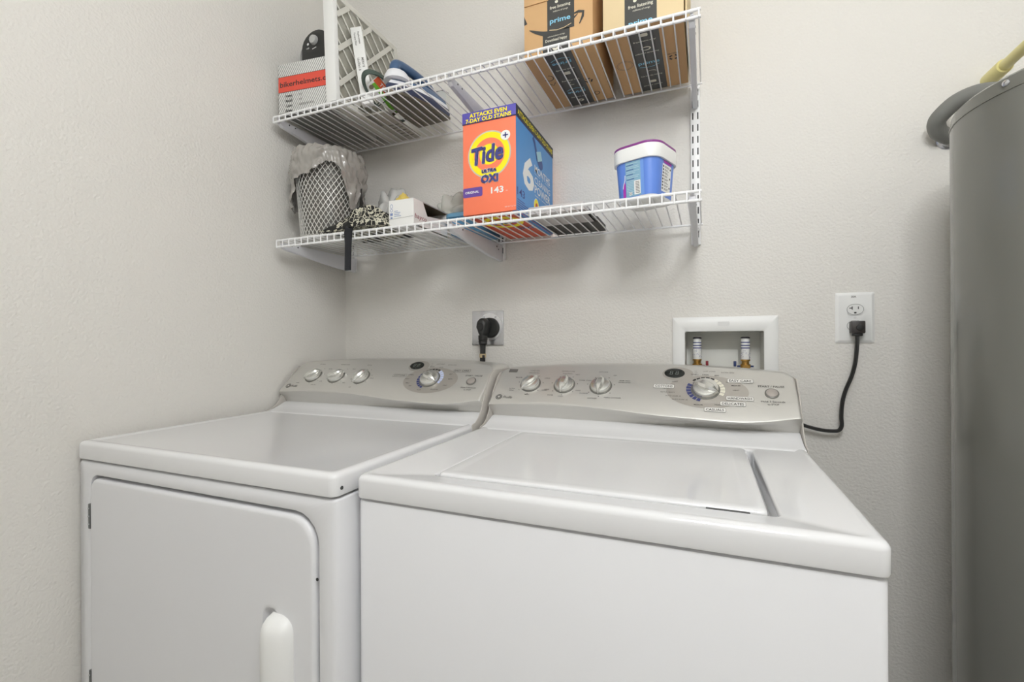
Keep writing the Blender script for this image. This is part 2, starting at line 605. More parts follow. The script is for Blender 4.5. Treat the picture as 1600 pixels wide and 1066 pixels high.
    b = MB().lathe([(.0135, 0), (.0135, .002), (.0115, .003)], (0, 0, 0), 28, xf=M).build('start_button_ring', KNOBD, root)
    MB().lathe([(.0112, .002), (.0108, .0038), (.006, .0052), (.0005, .0055)], (0, 0, 0), 28, xf=M).build('start_button', mat('button_grey', (176, 168, 162), .4, metal=.3), b)


def rr3(x0, x1, y0, y1, r, z, seg=5):
    return [(a, b, z) for a, b in rrect(x0, x1, y0, y1, r, seg)]


def top_rings(x0, x1, y0, y1, z0, z1):
    R = []
    R.append(rr3(x0 + .004, x1 - .004, y0 + .004, y1 - .004, .010, z0))
    R.append(rr3(x0 + .001, x1 - .001, y0 + .001, y1 - .001, .012, z0 + .001))
    R.append(rr3(x0, x1, y0, y1, .013, z0 + .004))
    e = .009
    for i in range(6):
        a = 0.5 * pi * i / 5
        q = e * (1 - cos(a))
        R.append(rr3(x0 + q, x1 - q, y0 + q, y1 - q, .013, z1 - e + e * sin(a)))
    R.append(rr3(x0 + .014, x1 - .014, y0 + .014, y1 - .014, .013, z1))
    R.append(rr3(x0 + .023, x1 - .023, y0 + .023, y1 - .023, .010, z1 - .0028))
    return R


# washing machine -----------------------------------------------------
WX0, WX1, WY0, WZ = -0.5108, 0.1752, 0.5865, 0.9125
WCX = (WX0 + WX1) / 2
wm = thing('washing_machine', 'white top-loading washing machine with silver control console, nearest the camera', 'washing machine', (WCX, 0.93, 0))
bx0, bx1, by0 = WX0 + .0015, WX1 - .0025, WY0 + .0035
MB().loft([rr3(bx0, bx1, by0, 1.262, .012, .02), rr3(bx0, bx1, by0, 1.262, .012, WZ - .043), rr3(bx0 + .0015, bx1 - .0015, by0 + .0015, 1.2605, .011, WZ - .0405),
           rr3(bx0 + .005, bx1 - .005, by0 + .005, 1.257, .009, WZ - .0393), rr3(bx0 + .008, bx1 - .008, by0 + .008, 1.254, .009, WZ - .036)]).build('cabinet', ENAMEL_S, wm)
for sx in (WX0 + .06, WX1 - .06):
    for sy in (WY0 + .06, 1.20):
        MB().lathe([(.022, 0), (.022, .012), (.01, .012), (.01, .021)], (sx, sy, 0), 12).build('foot', RUBBER, wm)
HX0, HX1, HY0, HY1 = -0.3990, 0.0795, 0.6405, 1.0120
R = top_rings(WX0, WX1, WY0, 1.262, WZ - .0365, WZ)
zt = WZ - .0028
R.append(rr3(HX0 - .004, HX1 + .004, HY0 - .004, HY1 + .004, .012, zt))
R.append(rr3(HX0 - .001, HX1 + .001, HY0 - .001, HY1 + .001, .010, zt - .0012))
R.append(rr3(HX0, HX1, HY0, HY1, .010, zt - .004))
R.append(rr3(HX0, HX1, HY0, HY1, .010, zt - .032))
MB().loft(R).build('top_panel', ENAMEL, wm, smooth=50)
lx0, lx1, ly0, ly1 = HX0 + .0022, HX1 - .0110, HY0 + .0045, HY1 - .002
R = [rr3(lx0 + .002, lx1 - .002, ly0 + .006, ly1 - .002, .008, zt - .0155), rr3(lx0, lx1, ly0 + .001, ly1, .008, zt - .006)]
e = .0055
for i in range(6):
    a = .5 * pi * i / 5
    q = e * (1 - cos(a))
    R.append(rr3(lx0 + q, lx1 - q, ly0 + q, ly1 - q, .010, zt + .0025 - e + e * sin(a)))
R.append(rr3(lx0 + .016, lx1 - .016, ly0 + .016, ly1 - .016, .010, zt + .0025))
R.append(rr3(lx0 + .024, lx1 - .024, ly0 + .024, ly1 - .024, .010, zt + .0018))
MB().loft(R).build('lid', ENAMEL, wm, smooth=50)
MB().box(-.002, .048, HY0 - .0002, ly0 + .0005, zt - .010, zt - .0008).build('finger_slot_shade', PLASTD, wm)  # dark insert standing in for the shade inside the lid's finger slot
Ow, _ = console(wm, WCX, 0.0, 0.0, WZ)
for kx, ang in ((-.247, radians(-38)), (-.158, radians(-8)), (-.068, radians(-4))):
    knob(wm, Ow, WCX + kx, .0715, .0240, ang)
knob(wm, Ow, WCX + .1645, .0715, .0270, radians(62), .018, True)
dial_print(wm, Ow, WCX, 'washer')
pr = Print((WCX, Ow.y, Ow.z), (1, 0, 0), VD)
pr.rect(-.320, .112, -.296, .124, INKG, 'maker_label', 1, .001)
pr.emit(wm)

# dryer ---------------------------------------------------------------
DX0, DX1, DY0, DZ = -1.2088, -0.5228, 0.5550, 0.9192
DCX = (DX0 + DX1) / 2
dm = thing('clothes_dryer', 'white front-loading clothes dryer with hinged door, against the left wall', 'dryer', (DCX, 0.90, 0))
MB().loft(top_rings(DX0, DX1, DY0, 1.248, DZ - .0368, DZ)).build('top_panel', ENAMEL, dm, smooth=50)


def rx3(x0, x1, z0, z1, r, y, seg=5):
    return [(a, y, b) for a, b in rrect(x0, x1, z0, z1, r, seg)]


fx0, fx1, fy = DX0 + .0015, DX1 - .0005, DY0 + .0045
OX0, OX1, OZ0, OZ1 = -1.1690, -0.5590, 0.338, 0.8520
ocr = [.02, .05, .05, .024]
MB().loft([rx3(fx0, fx1, .02, DZ - .0405, .004, 1.246), rx3(fx0, fx1, .02, DZ - .0405, .004, fy + .010), rx3(fx0 + .0012, fx1 - .003, .02, DZ - .0408, .005, fy + .003), rx3(fx0 + .004, fx1 - .010, .023, DZ - .043, .006, fy),
           rx3(OX0 - .003, OX1 + .003, OZ0 - .003, OZ1 + .003, ocr, fy), rx3(OX0 - .0005, OX1 + .0005, OZ0, OZ1 + .0005, ocr, fy + .0015), rx3(OX0, OX1, OZ0, OZ1, ocr, fy + .005), rx3(OX0, OX1, OZ0, OZ1, ocr, fy + .022)]).build('cabinet', ENAMEL_S, dm, smooth=50)
for sx in (DX0 + .06, DX1 - .06):
    for sy in (DY0 + .06, 1.19):
        MB().lathe([(.022, 0), (.022, .012), (.01, .012), (.01, .021)], (sx, sy, 0), 12).build('foot', RUBBER, dm)
ex0, ex1, ez0, ez1 = OX0 + .003, OX1 - .0065, OZ0 + .005, OZ1 - .0065
dcr = [.018, .046, .046, .022]
R = [rx3(ex0, ex1, ez0, ez1, dcr, fy + .020)]
e = .007
for i in range(6):
    a = .5 * pi * i / 5
    q = e * (1 - cos(a))
    R.append(rx3(ex0 + q, ex1 - q, ez0 + q, ez1 - q, dcr, fy - .003 + e - e * sin(a)))
R.append(rx3(ex0 + .012, ex1 - .012, ez0 + .012, ez1 - .012, dcr, fy - .003))
R.append(rx3(-.682, -.634, .488, .695, .020, fy - .003))
R.append(rx3(-.676, -.640, .494, .689, .016, fy - .003))
R.append(rx3(-.675, -.640, .496, .687, .015, fy - .001))
R.append(rx3(-.671, -.640, .502, .680, .012, fy + .008))
door = MB().loft(R).build('door', ENAMEL_S, dm, smooth=50)
# vertical pull handle on the door
R = []
hx0, hx1, hz1, hz0 = -.6560, -.6080, .6830, .500
yb = fy - .002
zs = [(hz0, 0.0), (hz0 + .004, .5), (hz0 + .012, .85), (hz0 + .024, 1), (hz1 - .034, 1), (hz1 - .020, .96), (hz1 - .011, .80), (hz1 - .004, .5), (hz1, .06)]
for z, k in zs:
    d = .026 * k
    xr = hx1 - (.024 * (1 - k))
    xl = hx0 + .004 * (1 - k)
    ww = xr - xl
    R.append([(xl, yb, z), (xl, yb - d * .88, z), (xl + .06 * ww, yb - d, z), (xl + .33 * ww, yb - d * 1.02, z), (xl + .70 * ww, yb - d * .82, z), (xl + .92 * ww, yb - d * .45, z), (xr, yb - d * .1, z), (xr, yb, z)])
MB().loft(R).build('handle', PLASTW, door, smooth=60)
for hz in (.742, .402):
    hg = MB().box(-1.1700, -1.1635, fy - .0035, fy + .004, hz, hz + .051).build('hinge', mat('hinge_steel', (120, 122, 122), .35, metal=.8), dm, bev=.0008)
    for q in (.01, .026, .042):
        MB().lathe([(.0022, 0), (.0022, -.0012), (.0012, -.0018)], (-1.1668, fy - .0035, hz + q), 10, axis='y').build('screw', STEEL, hg)
MB().lathe([(.0025, 0), (.0025, -.001), (.001, -.0015)], (-.5605, fy - .0005, .752), 10, axis='y').build('door_bumper', PLASTD, dm)
MB().lathe([(.003, 0), (.003, .001), (.001, .0015)], (DX1, DY0 + .016, DZ - .024), 10, axis='x').build('side_screw', SLOTD, dm)
Od, _ = console(dm, DCX, -.018, .0080, DZ)
for kx, ang in ((-.252, radians(-52)), (-.163, radians(-55)), (-.070, radians(-25))):
    knob(dm, Od, DCX + kx, .0690, .0245, ang)
knob(dm, Od, DCX + .1645, .0690, .0270, radians(62), .018, True)
dial_print(dm, Od, DCX, 'dryer')

# ------------------------------------------------------------------ wire shelves
SXR, SXL = -0.0110, -1.1870
YF, YR = 1.0234, 1.3234
NW = 49


def deck_z(zf, zr, y):
    return zf + (zr - zf) * (y - YF) / (YR - YF)


def shelf(zf, zr, lip, xl, label):
    t = thing('wire_shelf', label, 'shelf', ((xl + SXR) / 2, YR, zf), 'wire shelves')
    MB().tube([(xl, YF, zf - .0022), (SXR + .003, YF, zf - .0022)], .0034, 10).build('front_rail', WIRE, t)
    MB().tube([(xl, YF + .001, zf - lip), (SXR + .003, YF + .001, zf - lip)], .0034, 10).build('lip_rail', WIRE, t)
    MB().tube([(xl, YR, zr - .0045), (SXR + .003, YR, zr - .0045)], .0030, 10).build('rear_rail', WIRE, t)
    n = int(round((SXR - xl) / .0245)) + 1
    base = None
    for k in range(n):
        x = SXR - .0008 - k * (SXR - xl - .002) / (n - 1)
        if base is None:
            base = MB().tube([(x, YF - .0030, zf - lip - .003), (x, YF - .0030, zf - .006), (x, YF - .0022, zf - .0015), (x, YF + .001, zf + .0005), (x, YF + .006, zf + .0010), (x, YR + .002, zr)], .0017, 6).build('wire', WIRE, t)
            bx = x
        else:
            o = base.copy()
            C.objects.link(o)
            o.parent = t
            o.location = (x - bx, 0, 0)
    return t


ZUF, ZUR, ZLF, ZLR = 1.7925, 1.7960, 1.4250, 1.4285
shelf(ZUF, ZUR, .0165, SXL, 'upper white wire shelf with cardboard boxes on it')
shelf(ZLF, ZLR, .0205, -1.1760, 'lower white wire shelf carrying the orange detergent box')
ZU, ZL = 1.7995, 1.4320     # where things stand

# wall tracks and brackets
for x, wd, lab in ((-1.1800, .024, 'white slotted wall track in the corner by the left wall'),
                   (-0.5930, .024, 'white slotted wall track behind the orange detergent box'),
                   (-0.0255, .024, 'white slotted wall track at the right end of the shelves')):
    t = thing('shelf_track', lab, 'shelf track', (x, D, 1.375), 'wall tracks for the shelves')
    MB().box(x - wd / 2, x + wd / 2, D - .0135, D - .0005, 1.376, 1.806).build('channel', WIRE, t, bev=.0012)
    sl = MB()
    z = 1.395
    while z < 1.79:
        for s in (-.0062, .0062):
            sl.box(x + s - .0016, x + s + .0016, D - .0139, D - .0130, z, z + .018)
        z += .0315
    o = sl.build('slot_row', SLOTD, t, smooth=0)
    o['kind'] = 'stuff'


def bracket(x, zf, zr, lab, w_=.013):
    t = thing('shelf_bracket', lab, 'bracket', (x, D - .014, zr), 'shelf brackets')
    z0, z1 = zf - .0065, zr - .0075
    prof = [(1.030, z0), (1.030, z0 - .014), (1.040, z0 - .021), (1.10, z0 - .027), (1.18, z0 - .037), (1.26, z0 - .045), (1.325, z1 - .050), (1.346, z1 - .051), (1.346, z1 - .002), (1.318, z1 - .001)]
    MB().prism(prof, x - w_ / 2, x + w_ / 2).build('arm', BRKT, t, bev=.0018)
    for yy, zz in ((1.300, z1 - .012), (1.312, z1 - .019), (1.062, z0 - .006), (1.085, z0 - .006)):
        for s in (-1, 1):
            MB().lathe([(.0024, 0), (.0024, s * .0006)], (x + s * w_ / 2, yy, zz), 8, axis='x').build('slot_hole', SLOTD, t)
    MB().box(x - .003, x + .003, YF + .004, YF + .012, z0 - .002, zf - .001).build('hook', BRKT, t)


bracket(-1.1740, ZUF, ZUR, 'white bracket under the left end of the upper shelf')
bracket(-0.5930, ZUF, ZUR, 'white bracket under the middle of the upper shelf, beside the iron')
bracket(-0.0255, ZUF, ZUR, 'white bracket under the right end of the upper shelf')
bracket(-1.1660, ZLF, ZLR, 'white bracket under the left end of the lower shelf, by the hanging black strap')
bracket(-0.5930, ZLF, ZLR, 'white bracket under the lower shelf below the orange detergent box')
bracket(-0.0255, ZLF, ZLR, 'white bracket under the right end of the lower shelf')

# ------------------------------------------------------------------ cardboard shipping boxes on the upper shelf


def rbox(x0, x1, y0, y1, z0, z1):
    return MB().box(x0, x1, y0, y1, z0, z1)


def smile(pr, x0, y0, x1, y1, sag, wmax, m, l):
    pts, ws = [], []
    for i in range(15):
        k = i / 14
        pts.append((x0 + (x1 - x0) * k, y0 + (y1 - y0) * k - sag * sin(pi * k)))
        ws.append(wmax * (0.15 + 0.85 * sin(pi * min(1, k * 1.02)) ** .7))
    pr.stroke(pts, ws, m, 'smile_arrow', l)


def tape_words(pr, xc, y, flip_m, wd, seq):
    for s, h, mm, ww in seq:
        pr.text(s, xc, y, h, mm, w_=ww, align='c', l=3, bold=.01)
        y -= h * 1.0 + .006


t = thing('shipping_box', 'tall brown shipping box with black tape and a smile arrow on its front', 'cardboard box', (-.321, 1.19, ZU), 'brown shipping boxes on the upper shelf')
ax0, ax1, ay0, ay1, az1 = -.4050, -.2370, 1.0650, 1.3220, 2.060
bxo = rbox(ax0, ax1, ay0, ay1, ZU, az1).build('carton', CARD, t, bev=.0015)
MB().box(ax0 + .001, ax0 + .062, ay0 - .0028, ay0 - .0002, 1.9275, az1 - .002).build('top_flap', CARD, t, bev=.0008)
MB().box(ax1 - .056, ax1 - .001, ay0 - .0028, ay0 - .0002, 1.9275, az1 - .002).build('top_flap', CARD, t, bev=.0008)
pr = Print(((ax0 + ax1) / 2, ay0, ZU), (1, 0, 0), (0, 0, 1))
xm = (ax0 + ax1) / 2
pr.rect(-.346 - xm, 1.851 - ZU, -.2805 - xm, az1 - ZU, TAPE, 'printed_tape', 1)
pr.rect(-.3575 - xm, 0.0005, -.2915 - xm, 1.853 - ZU, TAPE, 'printed_tape', 1)
tx = -.3145 - xm
pr.text('free listening', tx, 1.9050 - ZU, .0072, WHITEK, w_=.050, align='c', l=3, bold=.012)
pr.text('millions of songs', tx + .001, 1.8965 - ZU, .0040, WHITEK, w_=.036, align='c', l=3)
pr.stroke([(tx - .007, 1.921 - ZU), (tx - .007, 1.934 - ZU), (tx + .011, 1.938 - ZU), (tx + .011, 1.925 - ZU)], .0022, WHITEK, 'headphone_mark', 3)
pr.ell(tx - .0085, 1.920 - ZU, .004, .0035, WHITEK, 'headphone_mark', 3, 12)
pr.ell(tx + .0095, 1.924 - ZU, .004, .0035, WHITEK, 'headphone_mark', 3, 12)
pr.text('prime', tx, 1.8715 - ZU, .0118, PRIMEB, w_=.050, align='c', l=3, bold=.016)
pr.stroke([(tx - .026, 1.8565 - ZU), (tx - .008, 1.853 - ZU), (tx + .010, 1.8545 - ZU), (tx + .027, 1.860 - ZU)], .0014, CARDL, 'tape_smile', 4)
smile(pr, -.391 - xm, 1.8690 - ZU, -.2720 - xm, 1.8780 - ZU, .0240, .0115, TAPE, 2)
pr.stroke([(-.2860 - xm, 1.8800 - ZU), (-.2700 - xm, 1.8830 - ZU), (-.2590 - xm, 1.8800 - ZU), (-.2605 - xm, 1.8690 - ZU), (-.2680 - xm, 1.8540 - ZU)], [.002, .006, .0065, .006, .002], TAPE, 'smile_arrow', 3)
pr.text('unlimited photo storage', -.324 - xm, 1.8395 - ZU, .0034, WHITEK, w_=.042, align='c', l=3)
pr.text('Download happy', -.324 - xm, 1.8290 - ZU, .0068, WHITEK, w_=.053, align='c', l=3, bold=.012)
pr.ell(-.326 - xm, 1.8135 - ZU, .0080, .0075, WHITEK, 'round_mark', 3, 20)
pr.ell(-.326 - xm, 1.8145 - ZU, .0040, .0030, TAPE, 'round_mark_centre', 4, 14)
pr.poly([(ax0 - xm + .0005, 1.884 - ZU), (ax0 - xm + .0085, 1.886 - ZU), (ax0 - xm + .0035, 1.898 - ZU), (ax0 - xm + .0005, 1.906 - ZU)], TAPE, 'edge_print', 1)
pr.emit(bxo)
# print on the underside, read through the shelf wires
pr = Print((-.3235, 1.19, ZU), (-1, 0, 0), (0, 1, 0))
pr.rect(-.0335, -.1245, .0335, .1315, TAPE, 'bottom_tape', 1)
for y0, seq in ((-.088, [('prime', .013, PRIMEB, .048)]), (.055, [('prime', .012, PRIMEB, .048)]),
                (-.056, [('watch instantly', .0055, WHITEK, .048)]), (-.004, [('free shipping', .0055, WHITEK, .046)]), (.084, [('free two-day', .0045, WHITEK, .044)])):
    for s, h, mm, ww in seq:
        pr.text(s, 0, y0, h, mm, w_=ww, align='c', l=3, bold=.012)
pr.stroke([(-.024, -.098), (-.006, -.103), (.010, -.102), (.024, -.095)], .0016, PRIMEB, 'tape_smile', 3)
pr.stroke([(-.024, .045), (-.006, .040), (.010, .041), (.024, .048)], .0016, PRIMEB, 'tape_smile', 3)
pr.rect(-.009, -.043, .008, -.030, WHITEK, 'tape_icon', 3, .003)
pr.ring(-.001, .014, .009, .008, .0018, WHITEK, 'tape_icon', 3, 18, -1.2, 1.9)
pr.ell(0, .1065, .009, .007, WHITEK, 'tape_icon', 3, 18)
pr.ell(0, .1065, .004, .003, TAPE, 'tape_icon_centre', 4, 12)
pr.ring(.050, -.030, .013, .013, .0022, INK, 'handling_mark', 2, 20, .4, 4.6)
pr.stroke([(.058, -.006), (.047, .006), (.040, -.006)], .0022, INK, 'handling_mark', 2)
for a in range(3):
    b = a * 2 * pi / 3
    pr.stroke([(-.043 + .010 * cos(b), .018 + .010 * sin(b)), (-.043 + .010 * cos(b + 1.3), .018 + .010 * sin(b + 1.3))], .004, INK, 'recycling_mark', 2)
pr.ring(-.050, .087, .008, .009, .002, INK, 'handling_mark', 2, 16)
pr.emit(bxo)

t = thing('shipping_box', 'brown shipping box at the right end of the upper shelf, black tape down its middle', 'cardboard box', (-.124, 1.17, ZU), 'brown shipping boxes on the upper shelf')
ax0, ax1, ay0, ay1 = -.2090, -.0410, 1.0390, 1.3220
bxo = rbox(ax0, ax1, ay0, ay1, ZU, 2.060).build('carton', CARDL, t, bev=.0015)
xm = -.128
pr = Print((xm, ay0, ZU), (1, 0, 0), (0, 0, 1))
pr.rect(-.0335, .0005, .0335, .262, TAPE, 'printed_tape', 1)
pr.text('free listening', 0, 1.8375 - ZU, .0075, WHITEK, w_=.052, align='c', l=3, bold=.012)
pr.text('millions of songs', .002, 1.8300 - ZU, .0040, WHITEK, w_=.036, align='c', l=3)
pr.stroke([(-.010, 1.854 - ZU), (-.010, 1.868 - ZU), (.009, 1.872 - ZU), (.009, 1.858 - ZU)], .0022, WHITEK, 'headphone_mark', 3)
pr.ell(-.0115, 1.853 - ZU, .004, .0035, WHITEK, 'headphone_mark', 3, 12)
pr.text('prime', 0, .0005, .0118, PRIMEB, w_=.050, align='c', l=3, bold=.016)
pr.emit(bxo)
pr = Print((-.127, 1.18, ZU), (1, 0, 0), (0, -1, 0))
pr.rect(-.081, -.141, .085, .140, CARD, 'bottom_panel', 0)
pr.rect(-.0335, -.1405, .0335, .1245, TAPE, 'bottom_tape', 1)
for y0, s, h, mm, ww in ((.080, 'free two-day', .0055, WHITEK, .050), (.033, 'unlimited streaming', .0050, WHITEK, .054), (-.012, 'prime', .013, PRIMEB, .050),
                         (-.068, 'free two-day shipping', .005, WHITEK, .052), (-.115, 'prime video', .005, WHITEK, .046)):
    pr.text(s, 0, y0, h, mm, w_=ww, align='c', l=3, bold=.012)
pr.stroke([(-.024, -.022), (-.006, -.027), (.010, -.026), (.024, -.019)], .0016, PRIMEB, 'tape_smile', 3)
pr.rect(-.010, .098, .009, .110, WHITEK, 'tape_icon', 3, .003)
pr.ring(0, .052, .011, .0075, .003, WHITEK, 'tape_icon', 3, 20)
pr.ring(.002, -.050, .012, .008, .0018, WHITEK, 'tape_icon', 3, 14, .2, 2.8)
pr.rect(-.009, -.101, .009, -.090, WHITEK, 'tape_icon', 3, .003)
pr.ring(-.056, .000, .020, .020, .0010, INKG, 'stamp_mark', 2, 36)
pr.ring(-.056, .000, .0165, .0165, .0006, INKG, 'stamp_mark', 2, 36)

pr.text('RECYCLE', .057, .006, .0042, INK, w_=.024, align='c', l=2, bold=.02)
for a in range(4):
    b = a * pi / 2 + .3
    pr.stroke([(.057 + .010 * cos(b), -.008 + .009 * sin(b)), (.057 + .010 * cos(b + .9), -.008 + .009 * sin(b + .9))], .0045, INK, 'recycling_mark', 2)
pr.emit(bxo)
tag(MB().box(-.0385, -.0350, 1.05, 1.318, ZU, 2.02).build('cardboard_sheet', CARDL, bev=.0005), 'pale folded cardboard sheet standing beside the right shipping box', 'cardboard')

# ------------------------------------------------------------------ helmet carton (turned a little)
a = math.atan2(.0195, .170)
HM = Matrix.Translation((-1.1710, 1.0270, ZU)) @ Matrix.Rotation(a, 4, 'Z')
t = thing('helmet_carton', 'white striped carton with a red name band at the left end of the upper shelf', 'carton', (-1.10, 1.12, ZU))
HWd, HDp, HHt = .168, .255, .1450
hb = MB().box(0, HWd, 0, HDp, 0, HHt, HM).build('carton', mat('striped_carton', (228, 228, 224), .6), t, bev=.001)
u = HM.to_3x3() @ Vector((1, 0, 0))
STR = mat('stripe_grey', (150, 150, 147), .6)
pr = Print(HM.translation, u, (0, 0, 1))
k = -HHt * .6
while k < HWd:
    x0, x1 = k, k + HHt * .62
    # clip the slanting stripe to the face
    def clip(xa, ya, xb, yb):
        if xa < 0:
            ya += (0 - xa) / (xb - xa) * (yb - ya); xa = 0
        if xb > HWd:
            yb = ya + (HWd - xa) / (xb - xa) * (yb - ya); xb = HWd
        return xa, ya, xb, yb
    if x1 > .002 and x0 < HWd - .002:
        xa, ya, xb, yb = clip(x0, .001, x1, HHt - .001)
        pr.stroke([(xa, ya), (xb, yb)], .0024, STR, 'stripes', 0)
    k += .0078
RED = mat('red_band', (226, 84, 66), .55)
pr.rect(.0003, .0600, HWd - .0003, .1070, INK, 'red_band_edge', 1)
pr.rect(.0003, .0612, HWd - .0003, .1058, RED, 'red_band', 2)
pr.text('bikerhelmets.c', .006, .0760, .0155, INK, w_=.159, bold=.012, l=4)
for i, (s, v_) in enumerate((('Item:', 'Full'), ('Model:', '168'), ('Color:', 'GLOSS BLACK'), ('Size:', ''))):
    pr.text(s, .026, .0450 - i * .0145, .0074, INK, w_=.024, bold=.02, l=3)
    if v_:
        pr.text(v_, .073, .0455 - i * .0145, .0060, INKG, l=3)

pr.emit(hb)
# underside in dark hatch
pr = Print(HM.translation + u * 0 + Vector((0, 0, 0)), u, HM.to_3x3() @ Vector((0, -1, 0)))
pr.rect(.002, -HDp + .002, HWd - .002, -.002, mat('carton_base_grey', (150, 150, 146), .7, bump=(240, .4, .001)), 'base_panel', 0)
pr.emit(hb)

# small black heater standing on the helmet carton
hz = ZU + HHt + .001
t = thing('space_heater', 'small black appliance with a round dial, standing on the striped carton', 'heater', (-1.125, 1.17, hz))
prof = []
for q in range(13):
    aa = pi * q / 12
    prof.append((-1.1210 + .0560 * cos(aa) * 1.0, hz + .098 + .050 * sin(aa)))
face = [(-1.177, hz)] + [(-1.065, hz)] + prof
MB().prism(face, 1.120, 1.135, 'xz').build('front_panel', PLASTD, t, bev=.002)
bp = [(-1.1210 + (p[0] + 1.1210) * (1.44 if p[0] < -1.1210 else 1.04), hz + (p[1] - hz) * .985) for p in face]
body = MB().prism(bp, 1.136, 1.225, 'xz').build('housing', mat('heater_grey', (150, 150, 150), .45), t, bev=.003)
for i in range(7):
    MB().box(-1.2025, -1.2000, 1.143, 1.218, hz + .015 + i * .012, hz + .019 + i * .012).build('vent_slot', SLOTD, body)
MB().lathe([(.0145, 0), (.0145, -.004), (.012, -.010), (.0005, -.011)], (-1.1245, 1.120, hz + .116), 24, axis='y').build('dial', mat('dial_light_grey', (190, 190, 188), .4), t)
pr = Print((-1.121, 1.120, hz), (1, 0, 0), (0, 0, 1))
pr.ell(-.030, .110, .004, .004, WHITEP, 'dial_mark', 0, 12)
pr.text('OFF', -.036, .094, .005, WHITEP)
pr.stroke([(-.012, .091), (.004, .094)], .002, WHITEP, 'dial_mark')
pr.emit(t)

# ------------------------------------------------------------------ pleated air filter
FX0, FX1 = -.9920, -.9560
FY0, FY1 = 1.0310, 1.3300
FZ0, FZ1 = ZU, 2.118
TL = Matrix.Translation((FX0, 0, ZU)) @ Matrix.Rotation(radians(-2.2), 4, 'Y') @ Matrix.Translation((-FX0, 0, -ZU))
t = thing('air_filter', 'white cardboard-framed pleated air filter standing on edge on the upper shelf', 'air filter', (FX0, 1.18, ZU))
fw = .016
MB().box(FX0, FX1, FY0, FY0 + fw, FZ0, FZ1, TL).build('frame_side', PAPER, t, bev=.0006)
MB().box(FX0, FX1, FY1 - fw, FY1, FZ0, FZ1, TL).build('frame_side', FRAMEC, t, bev=.0006)
MB().box(FX0, FX1, FY0 + fw, FY1 - fw, FZ0, FZ0 + fw, TL).build('frame_bottom', FRAMEC, t, bev=.0006)
MB().box(FX0, FX1, FY0 + fw, FY1 - fw, FZ1 - fw, FZ1, TL).build('frame_top', FRAMEC, t, bev=.0006)
# pleated media
NPL = 34
mb = MB()
vs, fs = [], []
for i in range(NPL * 2 + 1):
    z = FZ0 + fw + (FZ1 - FZ0 - 2 * fw) * i / (NPL * 2)
    x = FX0 + .0205 + (.0105 if i % 2 else 0)
    for j in range(13):
        y = FY0 + fw + (FY1 - FY0 - 2 * fw) * j / 12
        vs.append((x + .002 * noise.noise((y * 60, z * 90, 0)), y, z + .004 * noise.noise((y * 40, z * 30, 5))))
for i in range(NPL * 2):
    for j in range(12):
        a0 = i * 13 + j
        fs.append((a0, a0 + 1, a0 + 14, a0 + 13))
o = mb.add(vs, fs, TL).build('pleats', mat('filter_media', (210, 208, 198), .9), t, smooth=0)
o['kind'] = 'stuff'
# die-cut card grid over the pleats: horizontal bars and slanting bars between them
gy0, gy1, gz0, gz1 = FY0 + fw - .001, FY1 - fw + .001, FZ0 + fw - .001, FZ1 - fw + .001


def grid_line(c, sg, wd, name, dx):
    """45 degree bar z = sg*y + c clipped to the opening"""
    pts = []
    for y in (gy0, gy1):
        if gz0 <= sg * y + c <= gz1:
            pts.append((y, sg * y + c))
    for z in (gz0, gz1):
        y = (z - c) / sg
        if gy0 < y < gy1:
            pts.append((y, z))
    if len(pts) < 2:
        return
    a, b = Vector(pts[0]), Vector(pts[1])
    if (b - a).length < .02:
        return
    q = (b - a).normalized()
    q = Vector((-q.y, q.x)) * wd / 2
    MB().prism([tuple(a + q), tuple(b + q), tuple(b - q), tuple(a - q)], FX1 - .0022 + dx, FX1 - .0004 + dx, 'yz', TL).build(name, FRAMEC, t)


for i in range(-1, 6):
    grid_line(1.006 - .100 * i, 1, .0135, 'grid_bar', 0)
for i in range(14):
    grid_line(2.88 + .051 * i, -1, .0060, 'grid_strut', -.0019)

# slim white carton leaning on the filter
P0, P1 = Vector((-.8920, 1.085, ZU)), Vector((-.9470, 1.100, 2.045))
ax = (P1 - P0).normalized()
sx = Vector((.92, .40, 0))
sx = (sx - ax * sx.dot(ax)).normalized()
sy = ax.cross(sx)
LM = Matrix(((sx.x, sy.x, ax.x, P0.x), (sx.y, sy.y, ax.y, P0.y), (sx.z, sy.z, ax.z, P0.z), (0, 0, 0, 1)))
t = thing('slim_carton', 'long slim white carton with small print, leaning on the air filter', 'carton', P0)
L = (P1 - P0).length
lb = MB().box(-.016, .016, -.0, .016, .004, L, LM).build('carton', PAPER, t, bev=.0006)
pr = Print(LM @ Vector((0, 0, 0)), -ax, sx)
for s, a, b, hh in (('Replacement', -.235, .003, .0055), ('Furnace Filter', -.233, -.008, .0055), ('MERV 8', -.150, .003, .007), ('16x20x1 A', -.150, -.009, .007)):
    pr.text(s, a, b, hh, INKG, bold=.008)
if pr.n.dot(sy) > 0:
    pr = Print(LM @ Vector((0, 0, 0)), ax, sx)
    for s, a, b, hh in (('Replacement', .175, .003, .0055), ('Furnace Filter', .175, -.008, .0055), ('MERV 8', .100, .003, .007), ('16x20x1 A', .100, -.009, .007)):
        pr.text(s, a, b, hh, INKG, bold=.008)
pr.emit(lb)

